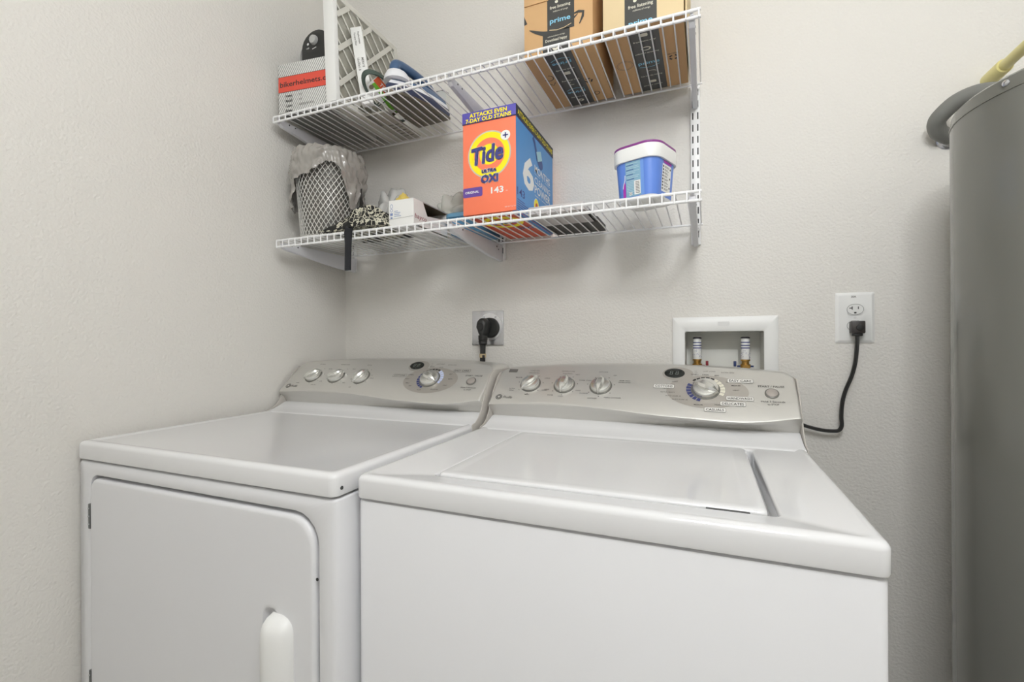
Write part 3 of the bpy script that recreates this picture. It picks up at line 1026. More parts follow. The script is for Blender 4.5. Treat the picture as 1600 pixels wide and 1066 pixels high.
# flat grey carton lying on the deck between filter and iron
t = thing('flat_carton', 'flat grey carton lying on the upper shelf under the coiled green cord', 'carton', (-.905, 1.22, ZU))
fc = MB().box(-.950, -.872, 1.140, 1.325, ZU, ZU + .006).build('sheet', mat('greyboard', (186, 182, 172), .8, var=(25, .08)), t, bev=.0008)
pr = Print((-.911, 1.23, ZU), (1, 0, 0), (0, -1, 0))
pr.rect(-.036, .02, -.020, .09, mat('greyboard_dark', (140, 138, 128), .8), 'printed_panel')
for i in range(5):
    pr.rect(-.010, -.07 + i * .02, .030, -.066 + i * .02, INKG, 'printed_line')
pr.emit(fc)

# coiled green cord on a retail card
t = thing('coiled_cord', 'coil of dark green cord tied round an orange and green card', 'cord', (-.845, 1.14, ZU))
cf, cb = Vector((-.8720, 1.0500, 1.868)), Vector((-.8700, 1.2350, ZU + .016))
la = (cb - cf) / 2
cen = (cb + cf) / 2
wa = Vector((.031, .004, .020))
GRN = mat('green_cord', (74, 88, 80), .5)
for j in range(3):
    pts = []
    kk = 1 - .02 * j
    offs = la.cross(wa).normalized() * (.0035 * (j - 1))
    for i in range(44):
        aa = 2 * pi * i / 44
        pts.append(cen + offs + la * cos(aa) * kk + wa * sin(aa) * kk)
    MB().tube(pts, .0034, 8, closed=True).build('coil_loop', GRN, t)
un = la.normalized()
wn = (wa - un * wa.dot(un)).normalized()
cn = wn.cross(un)
if cn.z > 0:
    cn = -cn
cardM = Matrix(((un.x, wn.x, cn.x, cen.x), (un.y, wn.y, cn.y, cen.y), (un.z, wn.z, cn.z, cen.z), (0, 0, 0, 1)))
cardo = MB().box(-.066, .050, -.021, .023, -.0008, .0008, cardM).build('retail_card', PAPER, t)
for side in (1, -1):
    pr = Print(cardM @ Vector((0, 0, .0008 * side)), un * side, wn)
    pr.rect(-.065, .004, .049, .0225, mat('card_orange', (232, 104, 66), .5), 'orange_panel', 0)
    pr.poly([(-.060, -.006), (.040, -.014), (.046, .002), (-.058, .004)], mat('card_green', (120, 190, 60), .5), 'green_flash', 0)
    pr.text('TROUBLE', -.045, .009, .009, WHITEP, w_=.080, bold=.01)
    pr.ell(-.054, -.012, .007, .007, mat('card_bronze', (128, 116, 96), .6), 'round_mark', 1, 18)
    pr.emit(cardo)
tie = MB()
for k in (.0, .55):
    c0 = cen + la * k
    pts = [c0 + wa * 1.0 * cos(2 * pi * i / 16) * sqrt(1 - k * k) + cn * .009 * sin(2 * pi * i / 16) for i in range(16)]
    MB().tube(pts, .0012, 5, closed=True).build('wire_tie', PLASTD, t)

# ------------------------------------------------------------------ steam iron, flat on its soleplate, tip to the front
t = thing('steam_iron', 'blue and white steam iron lying flat on the upper shelf', 'iron', (-.785, 1.17, ZU))
TIP = Vector((-.8000, 1.0450, 0))
HEEL = Vector((-.7820, 1.2650, 0))
fa = (HEEL - TIP)
LN = fa.length
fa.normalize()
ra = Vector((-fa.y, fa.x, 0)) * -1
IM = Matrix(((ra.x, fa.x, 0, TIP.x), (ra.y, fa.y, 0, TIP.y), (0, 0, 1, ZU), (0, 0, 0, 1)))


def sole(k, s=1.0, bk=1.0):
    """iron outline: k from 0 tip to 1 heel -> half width"""
    return s * .060 * (1 - (1 - min(1, k * 1.02)) ** 2.3) ** .75


def outline(s, y0, y1, z, n=12):
    L_, R_ = [], []
    for i in range(n + 1):
        k = i / n
        y = y0 + (y1 - y0) * k
        hw = max(.0008, sole(k, s))
        L_.append((-hw, y, z))
        R_.append((hw, y, z))
    return L_ + R_[::-1]


SOLE = mat('soleplate', (112, 106, 94), .35, metal=.6)
IBLUE = mat('iron_blue', (70, 98, 134), .3)
IWHITE = mat('iron_white', (232, 233, 236), .35)
IDARK = mat('iron_navy', (48, 56, 84), .3)
MB().loft([outline(.985, .002, LN - .004, 0), outline(1, 0, LN, .001), outline(1, 0, LN, .008)], xf=IM).build('soleplate', SOLE, t)
so = MB()
for i in range(14):
    for s in (-1, 1):
        k = .12 + .055 * i
        so.lathe([(.0016, 0), (.0016, .0005)], (s * (sole(k) * .72), k * LN, -.0004), 6, xf=IM)
so.build('steam_holes', SLOTD, t)
MB().loft([outline(.99, .004, LN - .004, .0082), outline(1.0, .003, LN - .002, .020), outline(.96, .012, LN - .006, .030)], xf=IM).build('skirt', IDARK, t)
MB().loft([outline(.955, .013, LN - .007, .0302), outline(.90, .022, LN - .010, .042)], xf=IM).build('white_band', IWHITE, t)
MB().loft([outline(.895, .023, LN - .011, .0422), outline(.82, .040, LN - .014, .058), outline(.62, .070, LN - .022, .068)], xf=IM).build('water_tank', IBLUE, t)
# handle: front post, grip, rear post
pts = [(0, .060, .046), (0, .040, .074), (0, .046, .094), (0, .090, .103), (0, .150, .104), (0, .190, .096), (0, .208, .080), (0, .206, .055)]
cur = []
for i in range(len(pts) - 1):
    for q in range(4):
        k = q / 4
        p0, p1, p2, p3 = [Vector(pts[max(0, min(len(pts) - 1, i + d))]) for d in (-1, 0, 1, 2)]
        cur.append(IM @ (0.5 * ((2 * p1) + (p2 - p0) * k + (2 * p0 - 5 * p1 + 4 * p2 - p3) * k * k + (3 * p1 - p0 - 3 * p2 + p3) * k ** 3)))
cur.append(IM @ Vector(pts[-1]))
rs = [.017 - .004 * sin(pi * i / (len(cur) - 1)) for i in range(len(cur))]
MB().tube(cur, rs, 14).build('handle', IBLUE, t)
MB().loft([[(hw * c, .048 + .030 * s_ * q, z) for c, s_ in ((cos(2 * pi * i / 16), sin(2 * pi * i / 16)) for i in range(16))] for hw, q, z in ((.036, 1.25, .046), (.034, 1.2, .058), (.026, 1.0, .070), (.014, .7, .076))], xf=IM).build('nose_cover', IWHITE, t)
MB().lathe([(.011, 0), (.011, .006), (.008, .008)], (0, .115, .066), 20, xf=IM).build('temperature_dial', PLASTD, t)
MB().loft([[(x, LN - .010 + .012 * 0, z) for x, z in rrect(-.052, .052, .006, .092, .022, 5)], [(x, LN + .004, z) for x, z in rrect(-.055, .055, .003, .096, .024, 5)]], xf=IM).build('heel_rest', mat('iron_heel', (206, 206, 200), .3), t)
MB().tube([IM @ Vector(p) for p in ((0, .205, .085), (.006, .225, .100), (.022, .238, .106), (.038, .240, .095))], .0035, 8).build('cord_stub', PLASTD, t)

# ------------------------------------------------------------------ things on the lower shelf
# mesh bin with liner
BC = Vector((-1.0790, 1.1300, ZL))
BH = .252
t = thing('mesh_bin', 'white wire mesh bin lined with a grey plastic bag on the lower shelf', 'bin', BC)


def brad(z):
    return .078 + .020 * (z / BH) ** .9


MW = mat('mesh_wire', (222, 221, 216), .4, metal=.2)
mb = MB()
NS = 38
for s in (-1, 1):
    for k in range(NS):
        pts = []
        for i in range(29):
            z = BH * i / 28
            aa = 2 * pi * k / NS + s * (z / BH) * 1.9
            r = brad(z) + .0006 * s
            pts.append(BC + Vector((r * cos(aa), r * sin(aa), z)))
        mb.tube(pts, .0011, 4, caps=(False, False))
o = mb.build('mesh_wall', MW, t)
o['kind'] = 'stuff'
for z in (.002, BH):
    MB().tube([BC + Vector((brad(z) * cos(2 * pi * i / 40), brad(z) * sin(2 * pi * i / 40), z)) for i in range(40)], .003, 8, closed=True).build('rim', MW, t)
MB().lathe([(.076, 0), (.076, .002)], (BC.x, BC.y, BC.z + .001), 32).build('base', MW, t)
BAG = mat('grey_bag_film', (162, 158, 152), .2, alpha=.92, coat=.8)
BAGI = mat('grey_bag_inside', (118, 116, 110), .5)
MB().lathe([(.066, .004), (.070, .05), (.080, .15), (.088, BH - .01)], (BC.x, BC.y, BC.z), 40, caps=(True, False)).build('bag_inside', BAGI, t)
HEM = [(-180, .55), (-130, .62), (-92, .74), (-76, .66), (-64, .42), (-50, .36), (-30, .33), (-22, .30), (-8, .22), (4, .19), (14, .24), (26, .48), (36, .70), (46, .72), (54, .45), (60, .40), (68, .62), (90, .70), (130, .6), (180, .55)]
vs, fs = [], []
NA, NSg = 180, 40
camang = math.atan2(-BC.y, -BC.x)
for i in range(NA):
    aa = 2 * pi * i / NA
    dl = math.degrees((aa - camang + pi) % (2 * pi) - pi)
    hem = max(.12, interp(HEM, 0) if False else [h0 + (h1 - h0) * (dl - d0) / (d1 - d0) for (d0, h0), (d1, h1) in zip(HEM, HEM[1:]) if d0 <= dl <= d1][0])
    for j in range(NSg + 1):
        k = j / NSg
        if k < .25:
            q = k / .25
            z = BH - .03 + (.040) * sin(q * pi / 2)
            r = brad(BH) - .010 + .012 * q
        else:
            q = (k - .25) / .75
            z = BH + .010 - q * hem * BH * 1.0
            r = brad(max(0, min(BH, z))) + .004 + .011 * sin(min(1, q * 1.6) * pi * .62)
        p = Vector((r * cos(aa), r * sin(aa), z))
        n1 = noise.noise((aa * 3.0 + 7 if aa < pi else (2 * pi - aa) * 3.0 + 7, z * 22, 3.3))
        n2 = noise.noise((p.x * 85, p.y * 85, z * 40 + 9))
        n3 = abs(noise.noise((p.x * 40 + 3, p.y * 40, z * 28 + 2))) + .45 * abs(noise.noise((p.x * 95 + 3, p.y * 95, z * 60 + 2)))
        r += (.006 * n1 + .0035 * n2 + .012 * n3 - .002) * (.3 + .7 * min(1, k * 2))
        r = max(r, brad(max(0, min(BH, z))) + .0025) if k > .25 else r
        z += .005 * n2 + (.006 * n1 if k < .5 else 0)
        vs.append(BC + Vector((r * cos(aa), r * sin(aa), z)))
W_ = NSg + 1
for i in range(NA):
    for j in range(NSg):
        a0, b0 = i * W_ + j, ((i + 1) % NA) * W_ + j
        fs.append((a0, b0, b0 + 1, a0 + 1))
MB().add(vs, fs).build('bag_liner', BAG, t, smooth=80)

# patterned black cloth with a hanging strap
m_ = bpy.data.materials.new('bandana_print')
m_.use_nodes = True
nt = m_.node_tree
bs = nt.nodes['Principled BSDF']
bs.inputs['Roughness'].default_value = .85
tc = nt.nodes.new('ShaderNodeTexCoord')
vo = nt.nodes.new('ShaderNodeTexVoronoi')
vo.feature = 'DISTANCE_TO_EDGE'
vo.inputs['Scale'].default_value = 62
wv = nt.nodes.new('ShaderNodeTexWave')
wv.wave_type = 'RINGS'
wv.inputs['Scale'].default_value = 26
wv.inputs['Distortion'].default_value = 7
wv.inputs['Detail Scale'].default_value = 3
nz = nt.nodes.new('ShaderNodeTexNoise')
nz.inputs['Scale'].default_value = 16
for nd in (vo, wv, nz):
    nt.links.new(tc.outputs['Object'], nd.inputs['Vector'])
r1 = nt.nodes.new('ShaderNodeMath'); r1.operation = 'LESS_THAN'; r1.inputs[1].default_value = .05
r2 = nt.nodes.new('ShaderNodeMath'); r2.operation = 'GREATER_THAN'; r2.inputs[1].default_value = .78
r3 = nt.nodes.new('ShaderNodeMath'); r3.operation = 'GREATER_THAN'; r3.inputs[1].default_value = .46
mul = nt.nodes.new('ShaderNodeMath'); mul.operation = 'MAXIMUM'
mul2 = nt.nodes.new('ShaderNodeMath'); mul2.operation = 'MULTIPLY'
nt.links.new(vo.outputs['Distance'], r1.inputs[0])
nt.links.new(wv.outputs['Fac'], r2.inputs[0])
nt.links.new(nz.outputs['Fac'], r3.inputs[0])
nt.links.new(r1.outputs[0], mul.inputs[0])
nt.links.new(r2.outputs[0], mul.inputs[1])
nt.links.new(mul.outputs[0], mul2.inputs[0])
nt.links.new(r3.outputs[0], mul2.inputs[1])
mx = nt.nodes.new('ShaderNodeMix'); mx.data_type = 'RGBA'
mx.inputs[6].default_value = (.012, .012, .011, 1)
mx.inputs[7].default_value = (lin(200), lin(196), lin(178), 1)
nt.links.new(mul2.outputs[0], mx.inputs[0])
nt.links.new(mx.outputs[2], bs.inputs['Base Color'])
t = thing('patterned_cloth', 'crumpled black cloth with white print and a hanging black strap, beside the bin', 'cloth', (-.90, 1.10, ZL))
NX, NY = 64, 40
cx0, cx1, cy0, cy1 = -1.010, -.790, 1.020, 1.190
top, bot = [], []
for j in range(NY + 1):
    for i in range(NX + 1):
        a, b = i / NX, j / NY
        ex = (4 * a * (1 - a)) ** .5
        ey = (4 * b * (1 - b)) ** .42
        x = cx0 + (cx1 - cx0) * a
        y = cy0 + (cy1 - cy0) * b + .010 * sin(a * 7)
        hgt = (.026 + .042 * min(1, max(0, (x + 1.02) / .11)) * (1 if x < -.86 else 1 - .35 * min(1, (x + .86) / .07))) * ex * ey
        ridge = 1 - abs(noise.noise((x * 26, y * 22 + 4, 1.7))) * 2.0
        hgt = hgt * (.58 + .55 * ridge) + .004 * noise.noise((x * 90, y * 90, 2))
        dv = Vector((x - BC.x, y - BC.y))
        if dv.length < .104:
            dv = dv.normalized() * (.104 + .15 * (dv.length - .104))
            x, y = BC.x + dv.x, BC.y + dv.y
        top.append((x + .002 * noise.noise((x * 30, y * 30, 8)), y, ZL + .003 + max(0, hgt)))
        bot.append((x, y, ZL + .0015))
nn = len(top)
fs = []
for j in range(NY):
    for i in range(NX):
        a0 = j * (NX + 1) + i
        fs.append((a0, a0 + 1, a0 + NX + 2, a0 + NX + 1))
        fs.append((nn + a0 + NX + 1, nn + a0 + NX + 2, nn + a0 + 1, nn + a0))
bd = [i for i in range(NX + 1)] + [(j + 1) * (NX + 1) - 1 for j in range(1, NY + 1)] + [NY * (NX + 1) + i for i in range(NX - 1, -1, -1)] + [j * (NX + 1) for j in range(NY - 1, 0, -1)]
for q in range(len(bd)):
    a0, b0 = bd[q], bd[(q + 1) % len(bd)]
    fs.append((a0, b0, nn + b0, nn + a0))
MB().add(top + bot, fs).build('fabric', m_, t, smooth=70)
STRAP = mat('strap_black', (30, 31, 36), .85)
path = [(-.898, 1.060, ZL + .040), (-.900, 1.035, ZL + .026), (-.902, 1.0205, ZL + .008), (-.9035, 1.0165, ZL - .010), (-.9035, 1.0165, ZL - .040), (-.9050, 1.0170, ZL - .080), (-.9055, 1.0165, ZL - .115)]
vsT = []
for i, p in enumerate(path):
    hw = .0125 - .0004 * i if i != 3 else .0135
    for s, d in ((-1, -.0012), (1, -.0012), (1, .0012), (-1, .0012)):
        vsT.append((p[0] + s * hw, p[1] + d, p[2] + (d if i < 3 else 0)))
MB().loft([vsT[i * 4:i * 4 + 4] for i in range(len(path))]).build('strap', STRAP, t, smooth=50)

# small white carton, lid half open
t = thing('small_carton', 'small white open carton with red script, beside the patterned cloth', 'carton', (-.752, 1.14, ZL))
wx0, wx1, wy0, wy1, wz1 = -.7930, -.7140, 1.0500, 1.2250, 1.5020
cb_ = MB()
th = .002
DARKI = mat('carton_inside', (86, 72, 52), .8)
cbody = MB()
cbody.box(wx0, wx1, wy0, wy0 + th, ZL, wz1)
cbody.box(wx0, wx0 + th, wy0 + th, wy1, ZL, wz1)
cbody.box(wx0, wx1, wy1 - th, wy1, ZL, wz1)
cbody.box(wx0, wx1, wy0, wy1, ZL, ZL + th)
# right side cut down in the middle so the dark inside shows
cbody.prism([(wy0 + th, ZL), (wy1 - th, ZL), (wy1 - th, ZL + .050), (wy0 + .066, ZL + .036), (wy0 + .044, wz1), (wy0 + th, wz1)], wx1 - th, wx1, 'yz')
cbody = cbody.build('carton', PAPER, t, smooth=0)
MB().box(wx0 + .0025, wx0 + .004, wy0 + .003, wy1 - .003, ZL + .003, wz1 - .002).build('lining', DARKI, t, smooth=0)
MB().prism([(wx0, wz1), (wx1, wz1 - .001), (wx1 + .002, wz1 + .001), (wx0, wz1 + .003)], wy0 + .040, wy1, 'xz').build('lid_flap', PAPER, t, smooth=0)
MB().prism([(wx0 + .003, wz1 - .0006), (wx1 - .001, wz1 - .0016), (wx1 - .001, wz1 - .0026), (wx0 + .003, wz1 - .0016)], wy0 + .046, wy1 - .003, 'xz').build('lid_lining', DARKI, t, smooth=0)
pr = Print((wx0, wy0, ZL), (1, 0, 0), (0, 0, 1))
BLI = mat('blue_grey_ink', (128, 146, 190), .6)
pr.ring(.0085, .054, .0045, .006, .0012, BLI, 'care_mark', 1, 16)
pr.ring(.0085, .043, .0045, .004, .0012, BLI, 'care_mark', 1, 16)
pr.rect(.004, .029, .0125, .036, BLI, 'care_mark', 1)
pr.rect(.005, .021, .0115, .025, BLI, 'care_mark', 1)
for i in range(4):
    pr.rect(.017, .026 + i * .0045, .017 + (.022, .017, .020, .012)[i], .0275 + i * .0045, BLI, 'printed_line', 1)
pr.stroke([(.001, .0195), (.078, .0225)], .0007, INKG, 'lid_seam', 1)
pr.emit(cbody)
pr = Print((wx1, wy0, ZL), (0, 1, 0), (0, 0, 1))
pr.text('bayco', .004, .0195, .0125, mat('dark_red_ink', (150, 70, 84), .6), w_=.056, shear=.25, bold=.004)

pr.emit(cbody)
# yellow cloth tucked behind the carton rim


def lump(c, r3, seed, amp, n=3, base=None, freq=3.0):
    bm = bmesh.new()
    bmesh.ops.create_icosphere(bm, subdivisions=n, radius=1)
    vs = []
    for v in bm.verts:
        d = v.co.normalized()
        k = 1 + .9 * amp * (2.4 * abs(noise.noise(d * freq + Vector((seed, 0, 0)))) - .45) + amp * .3 * noise.noise(d * freq * 1.7 + Vector((0, seed, 0)))
        p = Vector((c[0] + d.x * r3[0] * k, c[1] + d.y * r3[1] * k, c[2] + d.z * r3[2] * k))
        if base is not None and p.z < base:
            p.z = base
        vs.append(p)
    fs = [[v.index for v in f.verts] for f in bm.faces]
    bm.free()
    return MB().add(vs, fs)


tag(lump((-.7650, 1.0740, 1.4920), (.022, .015, .031), 4.2, .22, 4, 1.4360).build('yellow_cloth', mat('yellow_cloth', (214, 190, 98), .8, bump=(120, .3, .002)), smooth=80), 'bundle of yellow cloth poking out of the small white carton', 'cloth')
FILM = mat('clear_grey_film', (206, 206, 203), .2, alpha=.82, coat=.4)
tag(lump((-.9380, 1.2600, 1.512), (.062, .050, .086), 1.3, .34, 5, ZL + .002, 1.9).build('plastic_bag', FILM, smooth=70), 'crumpled clear grey plastic bag behind the patterned cloth', 'plastic bag', 'plastic bags on the lower shelf')
tag(lump((-.7050, 1.2740, 1.508), (.070, .040, .066), 6.1, .34, 5, ZL + .064, 1.8).build('plastic_bag', mat('grey_film', (198, 198, 190), .25, alpha=.9, coat=.3), smooth=70), 'crumpled grey plastic bag just left of the orange detergent box', 'plastic bag', 'plastic bags on the lower shelf')
# blue lidded tub
t = thing('blue_tub', 'low tub with a translucent blue lid, left of the orange detergent box', 'tub', (-.635, 1.24, ZL))
MB().loft([rr3(-.690, -.574, 1.190, 1.310, .02, ZL), rr3(-.696, -.568, 1.184, 1.318, .02, ZL + .046)]).build('body', mat('tub_blue', (84, 146, 188), .3), t, smooth=60)
MB().loft([rr3(-.700, -.564, 1.180, 1.320, .02, ZL + .046), rr3(-.700, -.564, 1.180, 1.320, .02, ZL + .056), rr3(-.694, -.570, 1.186, 1.314, .018, ZL + .060)]).build('lid', mat('tub_lid', (112, 166, 200), .25), t, smooth=50)

# orange laundry detergent box ---------------------------------------
t = thing('detergent_box', 'large orange and blue laundry detergent box with a yellow ring emblem', 'detergent box', (-.486, 1.18, ZL))
tx0, tx1, ty0, ty1, tz1 = -.5568, -.4155, 1.0330, 1.3200, 1.6850
ORA = mat('detergent_orange', (255, 132, 96), .45)
BLU = mat('detergent_blue', (88, 152, 214), .42)
VIO = mat('violet_blue', (92, 84, 176), .42)
YEL = mat('emblem_yellow', (255, 238, 20), .45)
DNAV = mat('emblem_navy', (70, 70, 140), .45)
crt = MB().box(tx0, tx1, ty0, ty1, ZL, tz1 - .002).build('carton', ORA, t, bev=.001)
MB().box(tx0 - .0012, tx1 + .0012, ty0 - .0012, ty1 + .0012, 1.6560, tz1).build('lid', VIO, t, bev=.001)
xm = (tx0 + tx1) / 2
pr = Print((xm, ty0, ZL), (1, 0, 0), (0, 0, 1))
rx, rz = -.4850 - xm, 1.5745 - ZL
SILV = mat('emblem_silver', (205, 196, 178), .4)
pr.ell(rx, rz, .0575, .0575, SILV, 'emblem_rim', 0, 48)
pr.ell(rx, rz, .0540, .0540, YEL, 'emblem_yellow_ring', 1, 48)
pr.ell(rx, rz, .0410, .0400, ORA, 'emblem_orange_ring', 2, 48)
pr.ell(rx, rz, .0260, .0250, YEL, 'emblem_yellow_centre', 3, 36)
for dx, dy in ((-.0018, 0), (.0018, 0), (0, .0018), (0, -.0018), (.0013, .0013), (-.0013, -.0013), (.0013, -.0013), (-.0013, .0013)):
    pr.text('Tide', rx - .049 + dx, rz - .0225 + dy, .041, WHITEP, w_=.0860, bold=.016, shear=.16, rot=.10, l=4, name='brand_outline')
pr.text('Tide', rx - .049, rz - .0225, .041, DNAV, w_=.0860, bold=.016, shear=.16, rot=.10, l=6, name='brand_lettering')
pr.ell(rx + .0435, rz + .0390, .0125, .0120, WHITEP, 'plus_disc', 4, 24)
pr.rect(rx + .0365, rz + .0375, rx + .0505, rz + .0407, DNAV, 'plus_mark', 5)
pr.rect(rx + .0419, rz + .0325, rx + .0451, rz + .0457, DNAV, 'plus_mark', 5)
for dx, dy in ((-.0015, 0), (.0015, 0), (0, .0015), (0, -.0015), (.001, .001), (-.001, -.001)):
    pr.text('ULTRA', rx + dx, 1.5310 - ZL + dy, .0080, WHITEP, w_=.038, bold=.018, align='c', l=6, name='ultra_outline')
    pr.text('OXI', rx + .001 + dx, 1.5070 - ZL + dy, .0185, WHITEP, w_=.045, bold=.022, align='c', l=6, name='ultra_outline')
pr.text('ULTRA', rx, 1.5310 - ZL, .0080, DNAV, w_=.038, bold=.02, align='c', l=8)
pr.text('OXI', rx + .001, 1.5070 - ZL, .0185, DNAV, w_=.045, bold=.022, align='c', l=8)
pr.rect(tx0 - xm + .0005, 1.4760 - ZL, -.5035 - xm, 1.4990 - ZL, mat('violet_tag', (104, 74, 158), .45), 'scent_tag', 1, .004)
pr.text('ORIGINAL', -.5505 - xm, 1.4850 - ZL, .0058, WHITEP, w_=.038, bold=.02, l=2)
pr.text('143', -.4805 - xm, 1.4790 - ZL, .0150, WHITEP, w_=.033, bold=.022)
pr.text('oz', -.4415 - xm, 1.4800 - ZL, .0035, WHITEP)
pr.text('NET WT 12.7 LB', -.4440 - xm, 1.4410 - ZL, .0028, WHITEP)
# lid band lettering
pr.emit(crt)
pr = Print((xm, ty0 - .0012, ZL), (1, 0, 0), (0, 0, 1))
pr.text('ATTACKS EVEN', -.001, 1.6710 - ZL, .0098, YEL, w_=.100, align='c', bold=.03, l=2)
pr.text('7-DAY OLD STAINS', -.0005, 1.6585 - ZL, .0098, YEL, w_=.122, align='c', bold=.03, l=2)
pr.rect(tx0 - xm - .001, 1.6562 - ZL, tx1 - xm + .001, 1.6580 - ZL, INK, 'lid_edge_line', 1)
pr.emit(crt)
# side
pr = Print((tx1, (ty0 + ty1) / 2, ZL), (0, 1, 0), (0, 0, 1))
ym = (ty0 + ty1) / 2
pr.rect(ty0 - ym + .0005, .0005, ty1 - ym - .0005, 1.656 - ZL, BLU, 'blue_side_panel', 0)
pr.text('6', 1.0770 - ym, 1.5075 - ZL, .0800, WHITEP, w_=.0820, bold=.03, l=2)
pr.text('MONTHS', 1.1630 - ym, 1.5650 - ZL, .0200, WHITEP, w_=.128, bold=.010, l=2)
pr.text('OF', 1.226 - ym, 1.5585 - ZL, .0045, WHITEP, l=2, align='c')
pr.text('CLEANING', 1.1630 - ym, 1.5370 - ZL, .0170, WHITEP, w_=.130, bold=.004, l=2)
pr.text('POWER', 1.1630 - ym, 1.5110 - ZL, .0215, WHITEP, w_=.130, bold=.012, l=2)
pr.text('based on 3 average loads', 1.1650 - ym, 1.5030 - ZL, .0045, WHITEP, w_=.120, l=2)
pr.rect(1.163 - ym, 1.5605 - ZL, 1.205 - ym, 1.5613 - ZL, WHITEP, 'rule_line', 2)
pr.rect(1.245 - ym, 1.5605 - ZL, 1.292 - ym, 1.5613 - ZL, WHITEP, 'rule_line', 2)
pr.text('143', 1.0400 - ym, 1.4720 - ZL, .0190, DNAV, w_=.050, bold=.002, l=2)
for i in range(6):
    pr.rect(1.040 - ym, 1.460 - ZL - i * .0055, 1.040 - ym + (.050, .072, .074, .060, .020, .05)[i], 1.4618 - ZL - i * .0055, DNAV, 'fine_print', 2)
SPN = mat('scoop_blue', (52, 84, 150), .4)
pr.stroke([(1.152 - ym, 1.652 - ZL), (1.165 - ym, 1.640 - ZL), (1.176 - ym, 1.622 - ZL), (1.188 - ym, 1.605 - ZL)], [.016, .014, .014, .018], SPN, 'scoop_picture', 2)
pr.ell(1.204 - ym, 1.606 - ZL, .026, .017, SPN, 'scoop_picture', 3, 28, -.5)
pr.poly([(1.176 - ym, 1.622 - ZL), (1.212 - ym, 1.6355 - ZL), (1.224 - ym, 1.614 - ZL), (1.188 - ym, 1.600 - ZL)], mat('powder_pale', (168, 210, 222), .5), 'powder_picture', 4)
pr.ell(1.176 - ym, 1.478 - ZL, .020, .020, WHITEP, 'small_emblem', 2, 28)
pr.ell(1.176 - ym, 1.478 - ZL, .018, .018, YEL, 'small_emblem_ring', 3, 28)
pr.ell(1.176 - ym, 1.476 - ZL, .009, .010, mat('emblem_red', (214, 86, 50), .5), 'small_emblem_centre', 4, 24)
pr.emit(crt)
pr = Print((tx1 + .0012, ym, ZL), (0, 1, 0), (0, 0, 1))
pr.rect(ty0 - ym - .001, 1.6565 - ZL, ty1 - ym + .001, tz1 - ZL - .0006, mat('lid_side_dark', (58, 60, 74), .45), 'lid_side_panel', 0)
pr.text('ATTACKS EVEN 7-DAY OLD STAINS', 0, 1.6640 - ZL, .0130, YEL, w_=.270, align='c', bold=.02, l=2)
pr.emit(crt)
# underside print seen through the shelf
pr = Print((xm, ym, ZL), (1, 0, 0), (0, -1, 0))
pr.rect(-.069, -.142, .060, .142, mat('detergent_red', (214, 92, 64), .5), 'bottom_panel', 0)
pr.rect(.060, -.142, .070, .142, BLU, 'bottom_blue_edge', 0)
pr.ell(-.004, .050, .054, .056, YEL, 'bottom_emblem_ring', 1, 36)
pr.ell(-.004, .050, .038, .038, mat('detergent_red', (214, 92, 64), .5), 'bottom_emblem_gap', 2, 36)
pr.ell(-.004, .050, .024, .024, YEL, 'bottom_emblem_centre', 3, 28)
pr.text('Tide', -.004, .034, .034, DNAV, w_=.080, bold=.03, shear=.16, align='c', l=4)
pr.text('OXI', .030, -.035, .020, WHITEP, w_=.048, bold=.03, align='c', l=4)
pr.text('OXI', .030, -.035, .020, DNAV, w_=.046, bold=.02, align='c', l=6)
pr.emit(crt)

# flat grey and black tray beside the detergent box --------------------
t = thing('flat_tray', 'flat grey tray with a black rear half, right of the orange detergent box', 'tray', (-.336, 1.21, ZL))
MB().loft([rr3(-.4085, -.2650, 1.088, 1.214, .006, ZL), rr3(-.4090, -.2645, 1.086, 1.215, .008, ZL + .014), rr3(-.4070, -.2665, 1.088, 1.213, .008, ZL + .018)]).build('grey_half', mat('tray_grey', (196, 190, 188), .5), t, smooth=50)
MB().loft([rr3(-.4080, -.2610, 1.2145, 1.330, .006, ZL), rr3(-.4080, -.2610, 1.2145, 1.330, .008, ZL + .014)]).build('black_half', mat('tray_black', (58, 56, 54), .5), t, smooth=50)
MB().box(-.270, -.2615, 1.130, 1.2145, ZL, ZL + .010).build('side_rail', mat('tray_black', (58, 56, 54), .5), t, bev=.001)

# stain remover tub ------------------------------------------------------
TC = Vector((-.1290, 1.1150, ZL))
TM = Matrix.Translation(TC) @ Matrix.Rotation(radians(-20), 4, 'Z')
t = thing('powder_tub', 'white rounded tub with blue label and purple-topped lid on the lower shelf', 'tub', TC)


def sq(h, r, z, n=8):
    return [(a, b, z) for a, b in rrect(-h * .96, h * .96, -h * 1.04, h * 1.04, r, n)]


TW = mat('tub_white', (240, 240, 238), .3)
MB().loft([sq(.042, .014, 0), sq(.046, .016, .001), sq(.0485, .024, .006), sq(.0550, .030, .090)], xf=TM).build('body', TW, t, smooth=50)
MB().loft([sq(.0560, .031, .086), sq(.0600, .034, .086), sq(.0604, .034, .088), sq(.0610, .035, .1135), sq(.0604, .035, .1155)], xf=TM).build('lid', TW, t, smooth=50)
MB().loft([sq(.0598, .034, .1156), sq(.0606, .035, .1165), sq(.0604, .035, .1205), sq(.056, .031, .1230)], xf=TM).build('lid_top', mat('lid_purple', (142, 62, 142), .3), t, smooth=50)
# wrap-round label following the tapering body
LBL = mat('label_blue', (98, 138, 222), .35)
R = []
for z, h, r in ((.008, .04925, .0245), (.086, .05535, .0300)):
    R.append(sq(h, r, z))
lab = MB().loft(R, caps=(False, False), xf=TM).build('label', LBL, t, smooth=50)


